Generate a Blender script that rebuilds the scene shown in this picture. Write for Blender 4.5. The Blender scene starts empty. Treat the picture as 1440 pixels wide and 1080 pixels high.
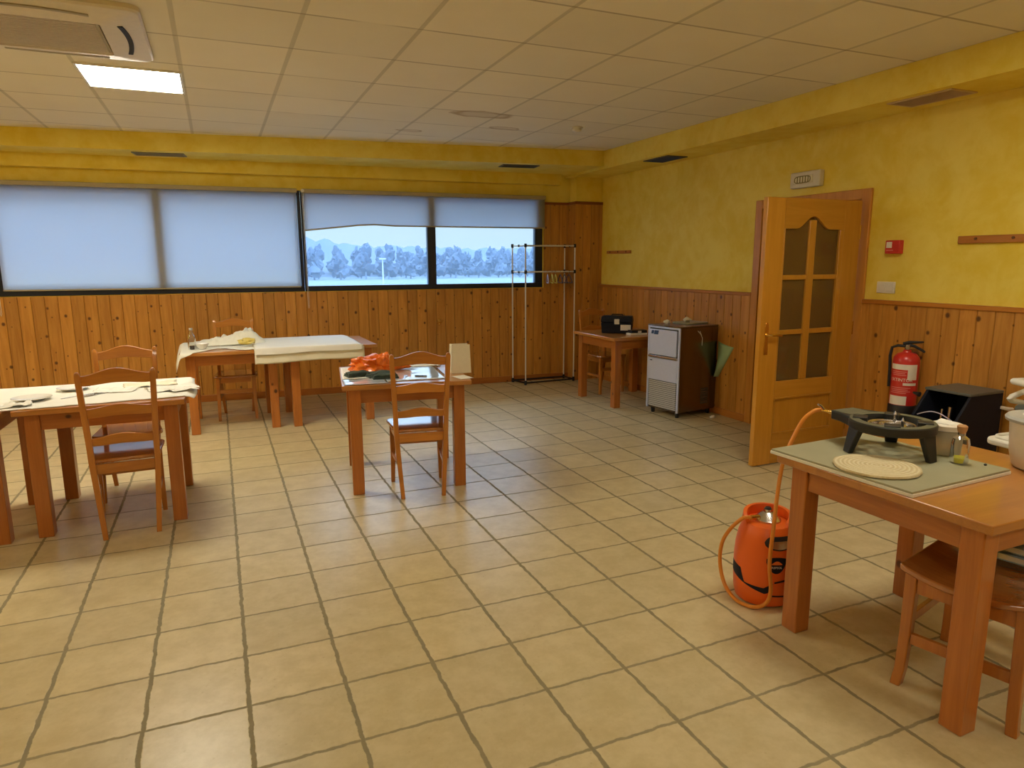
import bpy, bmesh, math, random
from mathutils import Vector, Matrix, Euler, noise
random.seed(7)
S = bpy.context.scene
COL = S.collection
PI = math.pi
R = math.radians

# ------------------------------------------------------------------ camera
F, YAW, PITCH, ROLL, H = 956.852, 0.4049, -0.1787, -0.0042, 1.5163
cy, sy, cp, sp = math.cos(YAW), math.sin(YAW), math.cos(PITCH), math.sin(PITCH)
fwd = Vector((sy*cp, cy*cp, sp)); right = Vector((cy, -sy, 0)); up = right.cross(fwd)
cr, sr = math.cos(ROLL), math.sin(ROLL)
right, up = cr*right + sr*up, -sr*right + cr*up
cam = bpy.data.cameras.new('camera'); co = bpy.data.objects.new('camera', cam); COL.objects.link(co)
m = Matrix((right, up, -fwd)).transposed().to_4x4(); m.translation = Vector((0, 0, H))
co.matrix_world = m
cam.sensor_width = 36; cam.lens = F/1440*36; cam.clip_start = .05; cam.clip_end = 1000
S.camera = co
S.view_settings.view_transform = 'Standard'; S.view_settings.look = 'None'
S.view_settings.exposure = 0; S.view_settings.gamma = 1
S.view_settings.use_curve_mapping = False

# ------------------------------------------------------------------ materials
class NT:
    """small helper round a node tree"""
    def __init__(s, name):
        s.m = bpy.data.materials.new(name); s.m.use_nodes = True
        s.t = s.m.node_tree; s.n = s.t.nodes; s.b = s.n['Principled BSDF']; s.out = s.n['Material Output']
    def new(s, typ, **kw):
        n = s.n.new(typ)
        for k, v in kw.items(): setattr(n, k, v)
        return n
    def link(s, a, b): s.t.links.new(a, b)
    def val(s, sock, v):
        if hasattr(v, 'is_output') or isinstance(v, bpy.types.NodeSocket): s.link(v, sock)
        else: sock.default_value = v
    def math(s, op, a, b=0.0, c=0.0, clamp=False):
        n = s.new('ShaderNodeMath', operation=op, use_clamp=clamp)
        s.val(n.inputs[0], a); s.val(n.inputs[1], b); s.val(n.inputs[2], c)
        return n.outputs[0]
    def mix(s, f, a, b, blend='MIX'):
        n = s.new('ShaderNodeMix', data_type='RGBA', blend_type=blend)
        s.val(n.inputs[0], f)
        s.val(n.inputs[6], a if not isinstance(a, tuple) else (*a, 1)); s.val(n.inputs[7], b if not isinstance(b, tuple) else (*b, 1))
        return n.outputs[2]
    def step(s, x, lo, hi):
        n = s.new('ShaderNodeMapRange', interpolation_type='SMOOTHSTEP')
        s.val(n.inputs[0], x); n.inputs[1].default_value = lo; n.inputs[2].default_value = hi
        return n.outputs[0]
    def obj(s): return s.new('ShaderNodeTexCoord').outputs['Object']
    def mapping(s, v, scale=(1, 1, 1), loc=(0, 0, 0)):
        n = s.new('ShaderNodeMapping'); s.link(v, n.inputs[0]); n.inputs['Scale'].default_value = scale; n.inputs['Location'].default_value = loc
        return n.outputs[0]
    def noise(s, v, scale, detail=3, rough=.5, dist=0):
        n = s.new('ShaderNodeTexNoise'); s.link(v, n.inputs['Vector']); n.inputs['Scale'].default_value = scale
        n.inputs['Detail'].default_value = detail; n.inputs['Roughness'].default_value = rough; n.inputs['Distortion'].default_value = dist
        return n.outputs[0]
    def sep(s, v):
        n = s.new('ShaderNodeSeparateXYZ'); s.link(v, n.inputs[0]); return n.outputs
    def comb(s, x, y, z):
        n = s.new('ShaderNodeCombineXYZ')
        for i, q in enumerate((x, y, z)): s.val(n.inputs[i], q)
        return n.outputs[0]
    def vor(s, v, scale, feature='F1', dim='3D'):
        n = s.new('ShaderNodeTexVoronoi', feature=feature, voronoi_dimensions=dim); s.link(v, n.inputs['Vector']); n.inputs['Scale'].default_value = scale
        return n
    def bump(s, h, strength=.3, dist=.01):
        n = s.new('ShaderNodeBump'); n.inputs['Strength'].default_value = strength; n.inputs['Distance'].default_value = dist
        s.link(h, n.inputs['Height']); s.link(n.outputs[0], s.b.inputs['Normal'])
    def rnd(s): return s.new('ShaderNodeObjectInfo').outputs['Random']
    def col(s, c): s.val(s.b.inputs['Base Color'], c if not isinstance(c, tuple) else (*c, 1))
    def set(s, **kw):
        for k, v in kw.items(): s.b.inputs[k.replace('_', ' ')].default_value = v

def plain(name, c, rough=.5, metal=0, var=.08, scale=30, spec=.5, coat=0, bump=0):
    t = NT(name); o = t.obj()
    f = t.noise(o, scale, 3)
    d = tuple(max(0, x*(1-var)) for x in c); l = tuple(min(1, x*(1+var)) for x in c)
    t.col(t.mix(f, d, l)); t.set(Roughness=rough, Metallic=metal)
    t.b.inputs['Specular IOR Level'].default_value = spec; t.b.inputs['Coat Weight'].default_value = coat
    if bump: t.bump(f, bump, .005)
    return t.m

def wood(name, c1, c2, axis=2, knots=.011, kscale=5.0, rough=.28, coat=.0, blocks=0, coat_ior=1.5):
    t = NT(name); o = t.obj()
    rn = t.rnd()
    off = t.new('ShaderNodeVectorMath', operation='ADD'); t.link(o, off.inputs[0])
    t.link(t.comb(t.math('MULTIPLY', rn, 7.3), t.math('MULTIPLY', rn, 3.1), t.math('MULTIPLY', rn, 5.7)), off.inputs[1])
    v = off.outputs[0]
    sc = [14, 14, 14]; sc[axis] = 1.3
    g = t.noise(t.mapping(v, tuple(sc)), 1.6, 4, .6, .6)
    sc2 = [70, 70, 70]; sc2[axis] = 2.5
    g2 = t.noise(t.mapping(v, tuple(sc2)), 1.5, 2, .5)
    f = t.math('ADD', t.math('MULTIPLY', g, .75), t.math('MULTIPLY', g2, .25))
    f = t.step(f, .3, .7)
    c = t.mix(f, c1, c2)
    if blocks:                     # edge-glued staves of different tone
        x = t.sep(o); a, b = [(1, 2), (0, 2), (0, 1)][axis]
        ia = t.math('FLOOR', t.math('MULTIPLY', x[a], 1/blocks))
        w = t.new('ShaderNodeTexWhiteNoise', noise_dimensions='2D')
        t.link(t.comb(ia, t.math('FLOOR', t.math('MULTIPLY', t.math('ADD', x[axis], t.math('MULTIPLY', ia, .37)), 1.8)), 0), w.inputs[0])
        c = t.mix(t.math('MULTIPLY', w.outputs[0], .35), c, tuple(q*.55 for q in c2))
    if knots:
        ks = [1, 1, 1]; ks[axis] = .75
        vo = t.vor(t.mapping(v, tuple(ks)), kscale)
        cs = t.new('ShaderNodeSeparateColor'); t.link(vo.outputs['Color'], cs.inputs[0])
        d = t.math('ADD', vo.outputs['Distance'], t.math('MULTIPLY', t.math('GREATER_THAN', cs.outputs[0], .55), 1))
        k = t.step(d, knots*kscale*1.5, knots*kscale*.7)
        c = t.mix(t.math('MULTIPLY', k, .85), c, (.045, .012, .004))
    hv = t.new('ShaderNodeHueSaturation'); t.link(c, hv.inputs['Color'])
    t.link(t.math('ADD', t.math('MULTIPLY', rn, .22), .89), hv.inputs['Value'])
    t.col(hv.outputs[0]); t.set(Roughness=rough)
    t.b.inputs['Coat Weight'].default_value = coat; t.b.inputs['Coat Roughness'].default_value = .06; t.b.inputs['Coat IOR'].default_value = coat_ior
    t.bump(g2, .06, .003)
    return t.m

MAT = {}
TW1, TW2 = (.40, .125, .020), (.52, .180, .032)
MAT['table_leg'] = wood('table leg pine', TW1, TW2, 2, .013, 8, coat=.3)
MAT['table_x'] = wood('table rail pine', TW1, TW2, 0, .011, 6, coat=.3)
MAT['table_y'] = wood('table rail pine cross', TW1, TW2, 1, .011, 6, coat=.3)
MAT['table_top'] = wood('table top varnished pine', (.50, .19, .035), (.60, .25, .05), 0, .009, 4, rough=.3, coat=.6, blocks=.11, coat_ior=1.5)
CW1, CW2 = (.47, .165, .022), (.58, .225, .034)
MAT['chair'] = wood('chair beech', CW1, CW2, 2, 0, coat=.4)
MAT['chair_x'] = wood('chair beech cross', CW1, CW2, 0, 0, coat=.4)
MAT['chair_seat'] = wood('chair seat varnished', (.45, .15, .025), (.55, .20, .035), 1, 0, rough=.2, coat=1, blocks=.09, coat_ior=1.8)
MAT['door'] = wood('door honey oak', (.53, .235, .020), (.61, .285, .032), 2, 0, coat=.3)
MAT['door_x'] = wood('door honey oak cross', (.51, .225, .019), (.59, .275, .030), 0, 0, coat=.3)
MAT['casing'] = wood('door casing wood', (.50, .20, .024), (.60, .26, .038), 2, 0, rough=.4, coat=.05)
MAT['stool'] = wood('stool wood', (.42, .13, .02), (.52, .19, .03), 2, 0, coat=.5)
MAT['stool_seat'] = wood('stool seat lacquered', (.40, .12, .02), (.50, .17, .03), 1, 0, rough=.15, coat=1, coat_ior=1.8)
MAT['cap_wood'] = wood('dark cap moulding', (.24, .065, .011), (.32, .095, .016), 0, 0)
MAT['rail_wood'] = wood('coat rail wood', (.40, .14, .02), (.5, .19, .03), 1, .008, 6)

def wainscot_mat(name, axis=0):
    t = NT(name); o = t.obj(); x = t.sep(o)
    u = x[axis]
    bi = t.math('FLOOR', t.math('MULTIPLY', u, 1/.115))
    w = t.new('ShaderNodeTexWhiteNoise', noise_dimensions='1D'); t.link(bi, w.inputs['W'])
    uu = t.math('ADD', u, t.math('MULTIPLY', w.outputs[0], 30))
    g = t.noise(t.comb(t.math('MULTIPLY', uu, 18), t.math('MULTIPLY', x[2], 1.4), bi), 1.5, 4, .6, .8)
    c = t.mix(t.step(g, .3, .72), (.49, .20, .028), (.63, .295, .052))
    hv = t.new('ShaderNodeHueSaturation'); t.link(c, hv.inputs['Color'])
    t.link(t.math('ADD', t.math('MULTIPLY', w.outputs[0], .28), .84), hv.inputs['Value'])
    c = hv.outputs[0]
    for sc, thr, rad, k in ((5.2, .50, .014, .9), (9.0, .75, .0075, .8)):
        vo = t.vor(t.comb(u, t.math('MULTIPLY', x[2], .85), 3.7), sc, dim='2D')
        cs = t.new('ShaderNodeSeparateColor'); t.link(vo.outputs['Color'], cs.inputs[0])
        d = t.math('ADD', vo.outputs['Distance'], t.math('LESS_THAN', cs.outputs[0], thr))
        d = t.math('ADD', d, t.math('MULTIPLY', cs.outputs[1], rad*sc*.5))
        c = t.mix(t.math('MULTIPLY', t.step(d, rad*sc*1.6, rad*sc*.6), k), c, (.07, .016, .004))
    fr = t.math('ABSOLUTE', t.math('SUBTRACT', t.math('FRACT', t.math('MULTIPLY', u, 1/.115)), .5))
    c = t.mix(t.math('MULTIPLY', t.step(fr, .475, .492), .40), c, (.16, .055, .010))
    t.col(c); t.set(Roughness=.38); t.b.inputs['Coat Weight'].default_value = .12
    return t.m
MAT['panel_x'] = wainscot_mat('pine wainscot', 0)
MAT['panel_y'] = wainscot_mat('pine wainscot side', 1)

def floor_mat():
    t = NT('beige floor tiles'); o = t.obj(); x = t.sep(o)
    s = .3285
    wob = t.math('MULTIPLY', t.math('SUBTRACT', t.noise(o, 16, 4, .65), .5), .020)
    wob2 = t.math('MULTIPLY', t.math('SUBTRACT', t.noise(t.mapping(o, (1, 1, 1), (5, 3, 1)), 16, 4, .65), .5), .020)
    ux = t.math('MULTIPLY', t.math('ADD', t.math('ADD', x[0], .6606), wob), 1/s)
    uy = t.math('MULTIPLY', t.math('ADD', t.math('SUBTRACT', x[1], 2.6434), wob2), 1/s)
    ex = t.math('SUBTRACT', .5, t.math('ABSOLUTE', t.math('SUBTRACT', t.math('FRACT', ux), .5)))
    ey = t.math('SUBTRACT', .5, t.math('ABSOLUTE', t.math('SUBTRACT', t.math('FRACT', uy), .5)))
    grout = t.math('MAXIMUM', t.step(ex, .028, .017), t.math('MULTIPLY', t.step(ey, .025, .012), .9))
    w = t.new('ShaderNodeTexWhiteNoise', noise_dimensions='2D'); t.link(t.comb(t.math('FLOOR', ux), t.math('FLOOR', uy), 0), w.inputs[0])
    n1 = t.noise(t.mapping(o, (1, 1, 1), (3, 1, 0)), 9, 5, .62)
    n2 = t.noise(o, 38, 3, .6)
    f = t.step(t.math('ADD', t.math('MULTIPLY', n1, .75), t.math('MULTIPLY', n2, .25)), .32, .68)
    c = t.mix(f, (.57, .465, .245), (.68, .575, .34))
    hv = t.new('ShaderNodeHueSaturation'); t.link(c, hv.inputs['Color']); t.link(t.math('ADD', t.math('MULTIPLY', w.outputs[0], .12), .93), hv.inputs['Value'])
    pits = t.vor(o, 22); 
    c = t.mix(t.math('MULTIPLY', t.step(pits.outputs['Distance'], .11, .05), .25), hv.outputs[0], (.36, .24, .09))
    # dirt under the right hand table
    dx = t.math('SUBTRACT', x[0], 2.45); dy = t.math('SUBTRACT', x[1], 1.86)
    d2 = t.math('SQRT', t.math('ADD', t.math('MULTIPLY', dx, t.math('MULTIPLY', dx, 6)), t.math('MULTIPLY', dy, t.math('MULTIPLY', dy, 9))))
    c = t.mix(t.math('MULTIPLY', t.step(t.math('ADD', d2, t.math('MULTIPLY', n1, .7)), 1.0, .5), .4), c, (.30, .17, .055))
    c = t.mix(grout, c, t.mix(t.noise(o, 12, 2), (.215, .18, .095), (.32, .27, .15)))
    t.col(c)
    rr = t.math('ADD', t.math('MULTIPLY', grout, .4), t.math('ADD', .24, t.math('MULTIPLY', n2, .16)))
    t.link(rr, t.b.inputs['Roughness'])
    h = t.math('SUBTRACT', t.math('MULTIPLY', n2, .12), grout)
    t.bump(h, .35, .004)
    return t.m
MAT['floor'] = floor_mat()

def ceil_mat():
    t = NT('suspended ceiling tiles'); o = t.obj(); x = t.sep(o); s = .6
    ux = t.math('MULTIPLY', t.math('SUBTRACT', x[0], .4913), 1/s); uy = t.math('MULTIPLY', t.math('SUBTRACT', x[1], 3.1543), 1/s)
    ex = t.math('SUBTRACT', .5, t.math('ABSOLUTE', t.math('SUBTRACT', t.math('FRACT', ux), .5)))
    ey = t.math('SUBTRACT', .5, t.math('ABSOLUTE', t.math('SUBTRACT', t.math('FRACT', uy), .5)))
    lx = t.step(ex, .024, .018)
    jit = t.noise(t.mapping(o, (1.7, .2, 1)), 1.1, 2)
    ly = t.math('MULTIPLY', t.step(ey, .018, .009), t.step(jit, .25, .55))
    w = t.new('ShaderNodeTexWhiteNoise', noise_dimensions='2D'); t.link(t.comb(t.math('FLOOR', ux), t.math('FLOOR', uy), 0), w.inputs[0])
    n = t.noise(o, 3, 4); n2 = t.noise(o, 160, 2)
    c = t.mix(n, (.84, .76, .56), (.90, .83, .65))
    hv = t.new('ShaderNodeHueSaturation'); t.link(c, hv.inputs['Color']); t.link(t.math('ADD', t.math('MULTIPLY', w.outputs[0], .08), .93), hv.inputs['Value'])
    c = hv.outputs[0]
    for px, py, r in ((2.15, 5.62, .30), (2.55, 6.1, .16), (1.75, 6.55, .12)):      # old water stains
        d = t.math('SQRT', t.math('ADD', t.math('POWER', t.math('SUBTRACT', x[0], px), 2), t.math('POWER', t.math('MULTIPLY', t.math('SUBTRACT', x[1], py), 2.2), 2)))
        d = t.math('ADD', d, t.math('MULTIPLY', t.math('SUBTRACT', t.noise(o, 5, 3), .5), .25))
        ring = t.math('MULTIPLY', t.step(d, r, r*.8), t.math('ADD', .25, t.math('MULTIPLY', t.step(d, r*.5, r*.85), .5)))
        c = t.mix(ring, c, (.42, .29, .13))
    c = t.mix(t.math('MULTIPLY', lx, .42), c, (.36, .32, .19))
    c = t.mix(t.math('MULTIPLY', ly, .6), c, (.30, .22, .11))
    t.col(c); t.set(Roughness=.9)
    t.bump(t.math('ADD', t.math('MULTIPLY', n2, .2), t.math('MULTIPLY', lx, 1)), .2, .004)
    return t.m
MAT['ceiling'] = ceil_mat()

def wall_mat():
    t = NT('sponged yellow paint'); o = t.obj()
    a = t.noise(o, 2.3, 6, .62, .6); b = t.noise(t.mapping(o, (1, 1, 1), (4, 2, 7)), 7, 4, .6, .4)
    f = t.step(t.math('ADD', t.math('MULTIPLY', a, .6), t.math('MULTIPLY', b, .4)), .36, .64)
    c = t.mix(f, (.82, .60, .05), (.90, .72, .13))
    t.col(c); t.set(Roughness=.65); t.bump(b, .05, .004)
    return t.m
MAT['wall'] = wall_mat()

MAT['white_plastic'] = plain('white plastic', (.80, .77, .68), .35)
MAT['ac_plastic'] = plain('aged white plastic', (.74, .65, .47), .4)
MAT['ac_grille'] = plain('grey air grille', (.40, .34, .21), .6)
MAT['black'] = plain('black slot', (.01, .01, .01), .7)
MAT['alu_dark'] = plain('dark anodised frame', (.018, .022, .032), .35, .3)
MAT['paper'] = plain('white paper', (.86, .84, .76), .8, var=.03, scale=12, bump=.05)
MAT['paper_cream'] = plain('cream paper', (.84, .78, .60), .8, var=.05)
MAT['cloth'] = plain('off white cloth', (.80, .78, .66), .9, var=.05)
MAT['porcelain'] = plain('white porcelain', (.85, .83, .78), .12)
MAT['steel'] = plain('brushed steel', (.62, .60, .60), .25, 1, var=.05)
MAT['steel_side'] = plain('dull stainless side', (.22, .18, .14), .22, 1, var=.12, scale=4)
MAT['steel_front'] = plain('window blue stainless front', (.66, .73, .98), .35, .25, var=.04)  # bluish window light is mixed into this steel colour
MAT['louvre'] = plain('grey louvre plastic', (.55, .53, .50), .4)
MAT['iron'] = plain('black cast iron', (.028, .028, .024), .45, .3, var=.25)
MAT['iron_top'] = plain('enamel burner top', (.14, .15, .10), .4, .2, var=.2)
MAT['rubber'] = plain('black rubber', (.012, .012, .014), .5)
MAT['navy'] = plain('dark navy painted metal', (.012, .014, .024), .55, spec=.2)
MAT['case_grey'] = plain('dark grey metal top', (.11, .115, .10), .45)
MAT['hose'] = plain('orange rubber hose', (.75, .27, .03), .4)
MAT['orange_shell'] = plain('orange plastic shell', (.85, .145, .012), .38, var=.05, scale=6)
MAT['orange_text'] = plain('orange mark', (.85, .20, .03), .5)
MAT['brass'] = plain('polished brass', (.80, .55, .18), .2, 1)
MAT['red'] = plain('red enamel', (.62, .03, .025), .3, coat=.3)
MAT['red_plastic'] = plain('red plastic', (.60, .04, .03), .4)
MAT['pink_print'] = plain('pale red print', (.75, .25, .22), .5)
MAT['label_white'] = plain('white label', (.82, .76, .66), .5)
MAT['blue_label'] = plain('blue badge', (.03, .08, .22), .4)
MAT['rack_metal'] = plain('white enamelled tube', (.76, .74, .68), .3)
MAT['hanger_yellow'] = plain('yellow plastic hanger', (.72, .66, .10), .4)
MAT['hanger_lilac'] = plain('lilac plastic hanger', (.48, .44, .62), .4)
MAT['hanger_dark'] = plain('slate blue hanger', (.07, .09, .16), .4)
MAT['slab'] = plain('grey green slab', (.37, .355, .22), .45, var=.14, scale=7)
MAT['slab_edge'] = plain('pale slab edge', (.86, .83, .72), .5)
MAT['vent_dark'] = plain('grey vent metal', (.10, .10, .085), .5, .3)
MAT['vent_light'] = plain('tan vent metal', (.66, .48, .27), .5)
MAT['orange_bag'] = plain('orange plastic bag film', (.88, .19, .015), .3, var=.15, scale=14)
MAT['green_cloth'] = plain('dark green cloth', (.05, .075, .062), .9, var=.4, scale=40)
MAT['lid_grey'] = plain('translucent grey lid', (.50, .50, .47), .3)
MAT['tub'] = plain('milky plastic tub', (.84, .78, .66), .35)
MAT['cork'] = plain('cork', (.50, .27, .11), .8, var=.2)
MAT['oil'] = plain('yellow oil', (.62, .55, .02), .1)
MAT['green_plastic'] = plain('pale green plastic sheet', (.36, .52, .28), .35)
MAT['yellow_wrap'] = plain('yellow wrapper', (.66, .52, .12), .5, var=.25)
MAT['grey_cushion'] = plain('dark grey padding', (.09, .10, .085), .8)
MAT['book_blue'] = plain('grey blue cover', (.26, .33, .34), .5)
MAT['page'] = plain('page edges', (.80, .75, .62), .8)

def straw():
    t = NT('woven straw'); o = t.obj(); x = t.sep(o)
    r = t.math('SQRT', t.math('ADD', t.math('MULTIPLY', x[0], x[0]), t.math('MULTIPLY', x[1], x[1])))
    n = t.noise(o, 90, 3); q = t.math('SINE', t.math('ADD', t.math('MULTIPLY', r, 420), t.math('MULTIPLY', n, 2.2)))
    t.col(t.mix(t.math('ADD', t.math('MULTIPLY', q, .3), t.math('MULTIPLY', n, .6)), (.62, .50, .27), (.86, .78, .54)))
    t.set(Roughness=.85); t.bump(q, .5, .003); return t.m
MAT['straw'] = straw()
MAT['cola'] = plain('dark drink', (.03, .012, .006), .2)
MAT['sheen_sheet'] = plain('sheet with window sheen', (.80, .87, .97), .10, coat=1, var=.02)  # bluish window reflection is put into the base colour

def blind_mat():
    t = NT('translucent blind fabric'); o = t.obj()
    n = t.noise(t.mapping(o, (220, 1, 220)), 1, 2)
    c = t.mix(n, (.60, .55, .44), (.66, .61, .50))
    d = t.new('ShaderNodeBsdfDiffuse'); t.link(c, d.inputs[0])
    tr = t.new('ShaderNodeBsdfTranslucent'); tr.inputs[0].default_value = (.76, .80, .84, 1)
    mx = t.new('ShaderNodeMixShader'); mx.inputs[0].default_value = .66
    t.link(d.outputs[0], mx.inputs[1]); t.link(tr.outputs[0], mx.inputs[2]); t.link(mx.outputs[0], t.out.inputs[0])
    t.n.remove(t.b); return t.m
MAT['blind'] = blind_mat()

def glass(name, tint, rough, refl, haze=0.0, hazecol=(.5, .5, .5), through=False):
    t = NT(name)
    tr = t.new('ShaderNodeBsdfTransparent'); tr.inputs[0].default_value = (*tint, 1)
    gl = t.new('ShaderNodeBsdfGlossy'); gl.inputs['Roughness'].default_value = rough
    fr = t.new('ShaderNodeFresnel'); fr.inputs[0].default_value = refl
    mx = t.new('ShaderNodeMixShader'); t.link(fr.outputs[0], mx.inputs[0]); t.link(tr.outputs[0], mx.inputs[1]); t.link(gl.outputs[0], mx.inputs[2])
    last = mx.outputs[0]
    if haze:
        df = t.new('ShaderNodeBsdfTranslucent' if through else 'ShaderNodeBsdfDiffuse'); df.inputs[0].default_value = (*hazecol, 1)
        m2 = t.new('ShaderNodeMixShader'); m2.inputs[0].default_value = haze
        t.link(last, m2.inputs[1]); t.link(df.outputs[0], m2.inputs[2]); last = m2.outputs[0]
    t.link(last, t.out.inputs[0]); t.n.remove(t.b); return t.m
MAT['pane'] = glass('window pane', (.95, .97, .97), .02, 1.25, .10, (.62, .80, 1.0), True)  # blue haze of the view outside is put into the glass
MAT['door_glass'] = glass('smoked door glass', (.64, .50, .30), .08, 1.35, .38, (.36, .215, .06))
MAT['clear_glass'] = glass('clear bottle glass', (.93, .95, .93), .03, 1.5, .06, (.7, .72, .7))
MAT['jar_plastic'] = glass('cloudy clear plastic', (.8, .76, .6), .2, 1.4, .5, (.75, .70, .55))

def emit(name, c, s):
    t = NT(name); e = t.new('ShaderNodeEmission'); e.inputs[0].default_value = (*c, 1); e.inputs[1].default_value = s
    t.link(e.outputs[0], t.out.inputs[0]); t.n.remove(t.b); return t.m
MAT['lamp'] = emit('led diffuser', (1, .92, .74), 42)
MAT['lamp_dim'] = emit('dimmed led diffuser', (1, .92, .74), 23)  # weaker emission, lowered to balance light between near and far

MAT['field'] = plain('haze blue meadow', (.056, .088, .145), .9, var=.1, scale=.2)  # outdoor colours from here to the bark carry the blue dusk haze
MAT['hill'] = plain('haze blue hillside', (.045, .070, .120), .9, var=.12, scale=.25)
MAT['crown'] = plain('haze blue branches', (.046, .071, .120), .9, var=.1, scale=1)
MAT['trunk'] = plain('haze blue bark', (.10, .14, .20), .9)
MAT['post_grey'] = plain('galvanised post', (.33, .37, .42), .5)

# ------------------------------------------------------------------ mesh builder
class MB:
    def __init__(s): s.bm = bmesh.new(); s.mats = None
    def _v(s, pts): return [s.bm.verts.new(p) for p in pts]
    def hexa(s, lo, hi):
        """lo, hi: four points each, same winding (counter clockwise from above)"""
        a = s._v(lo); b = s._v(hi)
        s.bm.faces.new(a[::-1]); s.bm.faces.new(b)
        for i in range(4): s.bm.faces.new((a[i], a[(i+1) % 4], b[(i+1) % 4], b[i]))
        return s
    def box(s, x0, x1, y0, y1, z0, z1):
        return s.hexa([(x0, y0, z0), (x1, y0, z0), (x1, y1, z0), (x0, y1, z0)], [(x0, y0, z1), (x1, y0, z1), (x1, y1, z1), (x0, y1, z1)])
    def cbox(s, c, d, rot=None):
        x, y, z = d[0]/2, d[1]/2, d[2]/2
        M = (rot.to_matrix() if rot is not None else Matrix.Identity(3)); c = Vector(c)
        f = lambda q: M @ Vector(q) + c
        return s.hexa([f(q) for q in ((-x, -y, -z), (x, -y, -z), (x, y, -z), (-x, y, -z))], [f(q) for q in ((-x, -y, z), (x, -y, z), (x, y, z), (-x, y, z))])
    def post(s, c0, d0, c1, d1):
        """square bar between two centres with its own size at each end"""
        q = lambda c, d: [(c[0]-d[0]/2, c[1]-d[1]/2, c[2]), (c[0]+d[0]/2, c[1]-d[1]/2, c[2]), (c[0]+d[0]/2, c[1]+d[1]/2, c[2]), (c[0]-d[0]/2, c[1]+d[1]/2, c[2])]
        return s.hexa(q(c0, d0), q(c1, d1))
    def chain(s, secs):
        """list of (centre, (dx,dy)) rectangular sections joined into one bar"""
        rings = []
        for c, d in secs:
            rings.append(s._v([(c[0]-d[0]/2, c[1]-d[1]/2, c[2]), (c[0]+d[0]/2, c[1]-d[1]/2, c[2]), (c[0]+d[0]/2, c[1]+d[1]/2, c[2]), (c[0]-d[0]/2, c[1]+d[1]/2, c[2])]))
        s.bm.faces.new(rings[0][::-1]); s.bm.faces.new(rings[-1])
        for a, b in zip(rings, rings[1:]):
            for i in range(4): s.bm.faces.new((a[i], a[(i+1) % 4], b[(i+1) % 4], b[i]))
        return s
    def tube(s, pts, r, n=10, closed=False):
        pts = [Vector(p) for p in pts]; N = len(pts); rr = r if isinstance(r, (list, tuple)) else [r]*N
        rings = []; ref = None
        for i, p in enumerate(pts):
            a = pts[i-1] if (i > 0 or closed) else p; b = pts[(i+1) % N] if (i < N-1 or closed) else p
            t = (b-a).normalized()
            if ref is None:
                ref = t.orthogonal().normalized()
            ref = (ref - t*ref.dot(t)).normalized() if (ref - t*ref.dot(t)).length > 1e-6 else t.orthogonal().normalized()
            q = t.cross(ref)
            rings.append(s._v([p + rr[i]*(math.cos(2*PI*k/n)*ref + math.sin(2*PI*k/n)*q) for k in range(n)]))
        pairs = list(zip(rings, rings[1:])) + ([(rings[-1], rings[0])] if closed else [])
        for a, b in pairs:
            for k in range(n): s.bm.faces.new((a[k], a[(k+1) % n], b[(k+1) % n], b[k]))
        if not closed: s.bm.faces.new(rings[0][::-1]); s.bm.faces.new(rings[-1])
        return s
    def cyl(s, p0, p1, r0, r1=None, n=20): return s.tube([p0, p1], [r0, r0 if r1 is None else r1], n)
    def lathe(s, prof, c=(0, 0, 0), n=32, a0=0, a1=2*PI, wob=None):
        full = abs(a1-a0-2*PI) < 1e-6; K = n if full else n+1
        rings = []
        for r, z in prof:
            if r < 1e-6 and full: rings.append([s.bm.verts.new((c[0], c[1], c[2]+z))]*K); continue
            rings.append([s.bm.verts.new((c[0]+r*(wob(a0+(a1-a0)*k/n) if wob else 1)*math.cos(a0+(a1-a0)*k/n), c[1]+r*(wob(a0+(a1-a0)*k/n) if wob else 1)*math.sin(a0+(a1-a0)*k/n), c[2]+z)) for k in range(K)])
        for a, b in zip(rings, rings[1:]):
            for k in range(n):
                k2 = (k+1) % K
                f = []
                for v in (a[k], a[k2], b[k2], b[k]):
                    if v not in f: f.append(v)
                if len(f) > 2: s.bm.faces.new(f)
        return s
    def prism(s, poly, O, U, V, W):
        """polygon in (u,v) at origin O, extruded along W"""
        O, U, V, W = map(Vector, (O, U, V, W))
        a = s._v([O+U*p[0]+V*p[1] for p in poly]); b = s._v([O+U*p[0]+V*p[1]+W for p in poly]); n = len(poly)
        s.bm.faces.new(a[::-1]); s.bm.faces.new(b)
        for i in range(n): s.bm.faces.new((a[i], a[(i+1) % n], b[(i+1) % n], b[i]))
        return s
    def grid(s, nu, nv, fn):
        v = [[s.bm.verts.new(fn(i/nu, j/nv)) for j in range(nv+1)] for i in range(nu+1)]
        for i in range(nu):
            for j in range(nv): s.bm.faces.new((v[i][j], v[i+1][j], v[i+1][j+1], v[i][j+1]))
        return s
    def blob(s, c, d, sub=3, amp=.15, freq=4, seed=0, flat=None):
        r = bmesh.ops.create_icosphere(s.bm, subdivisions=sub, radius=1)
        for v in r['verts']:
            p = v.co.copy(); k = 1 + amp*noise.noise(p*freq*.5+Vector((seed, seed*2.3, 1))) + amp*.6*noise.noise(p*freq*1.3+Vector((seed*3, 1, seed)))
            q = Vector((p.x*d[0]*k, p.y*d[1]*k, p.z*d[2]*k)) + Vector(c)
            if flat is not None and q.z < flat: q.z = flat
            v.co = q
        return s
    def xf(s, M): bmesh.ops.transform(s.bm, matrix=M, verts=s.bm.verts); return s

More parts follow.
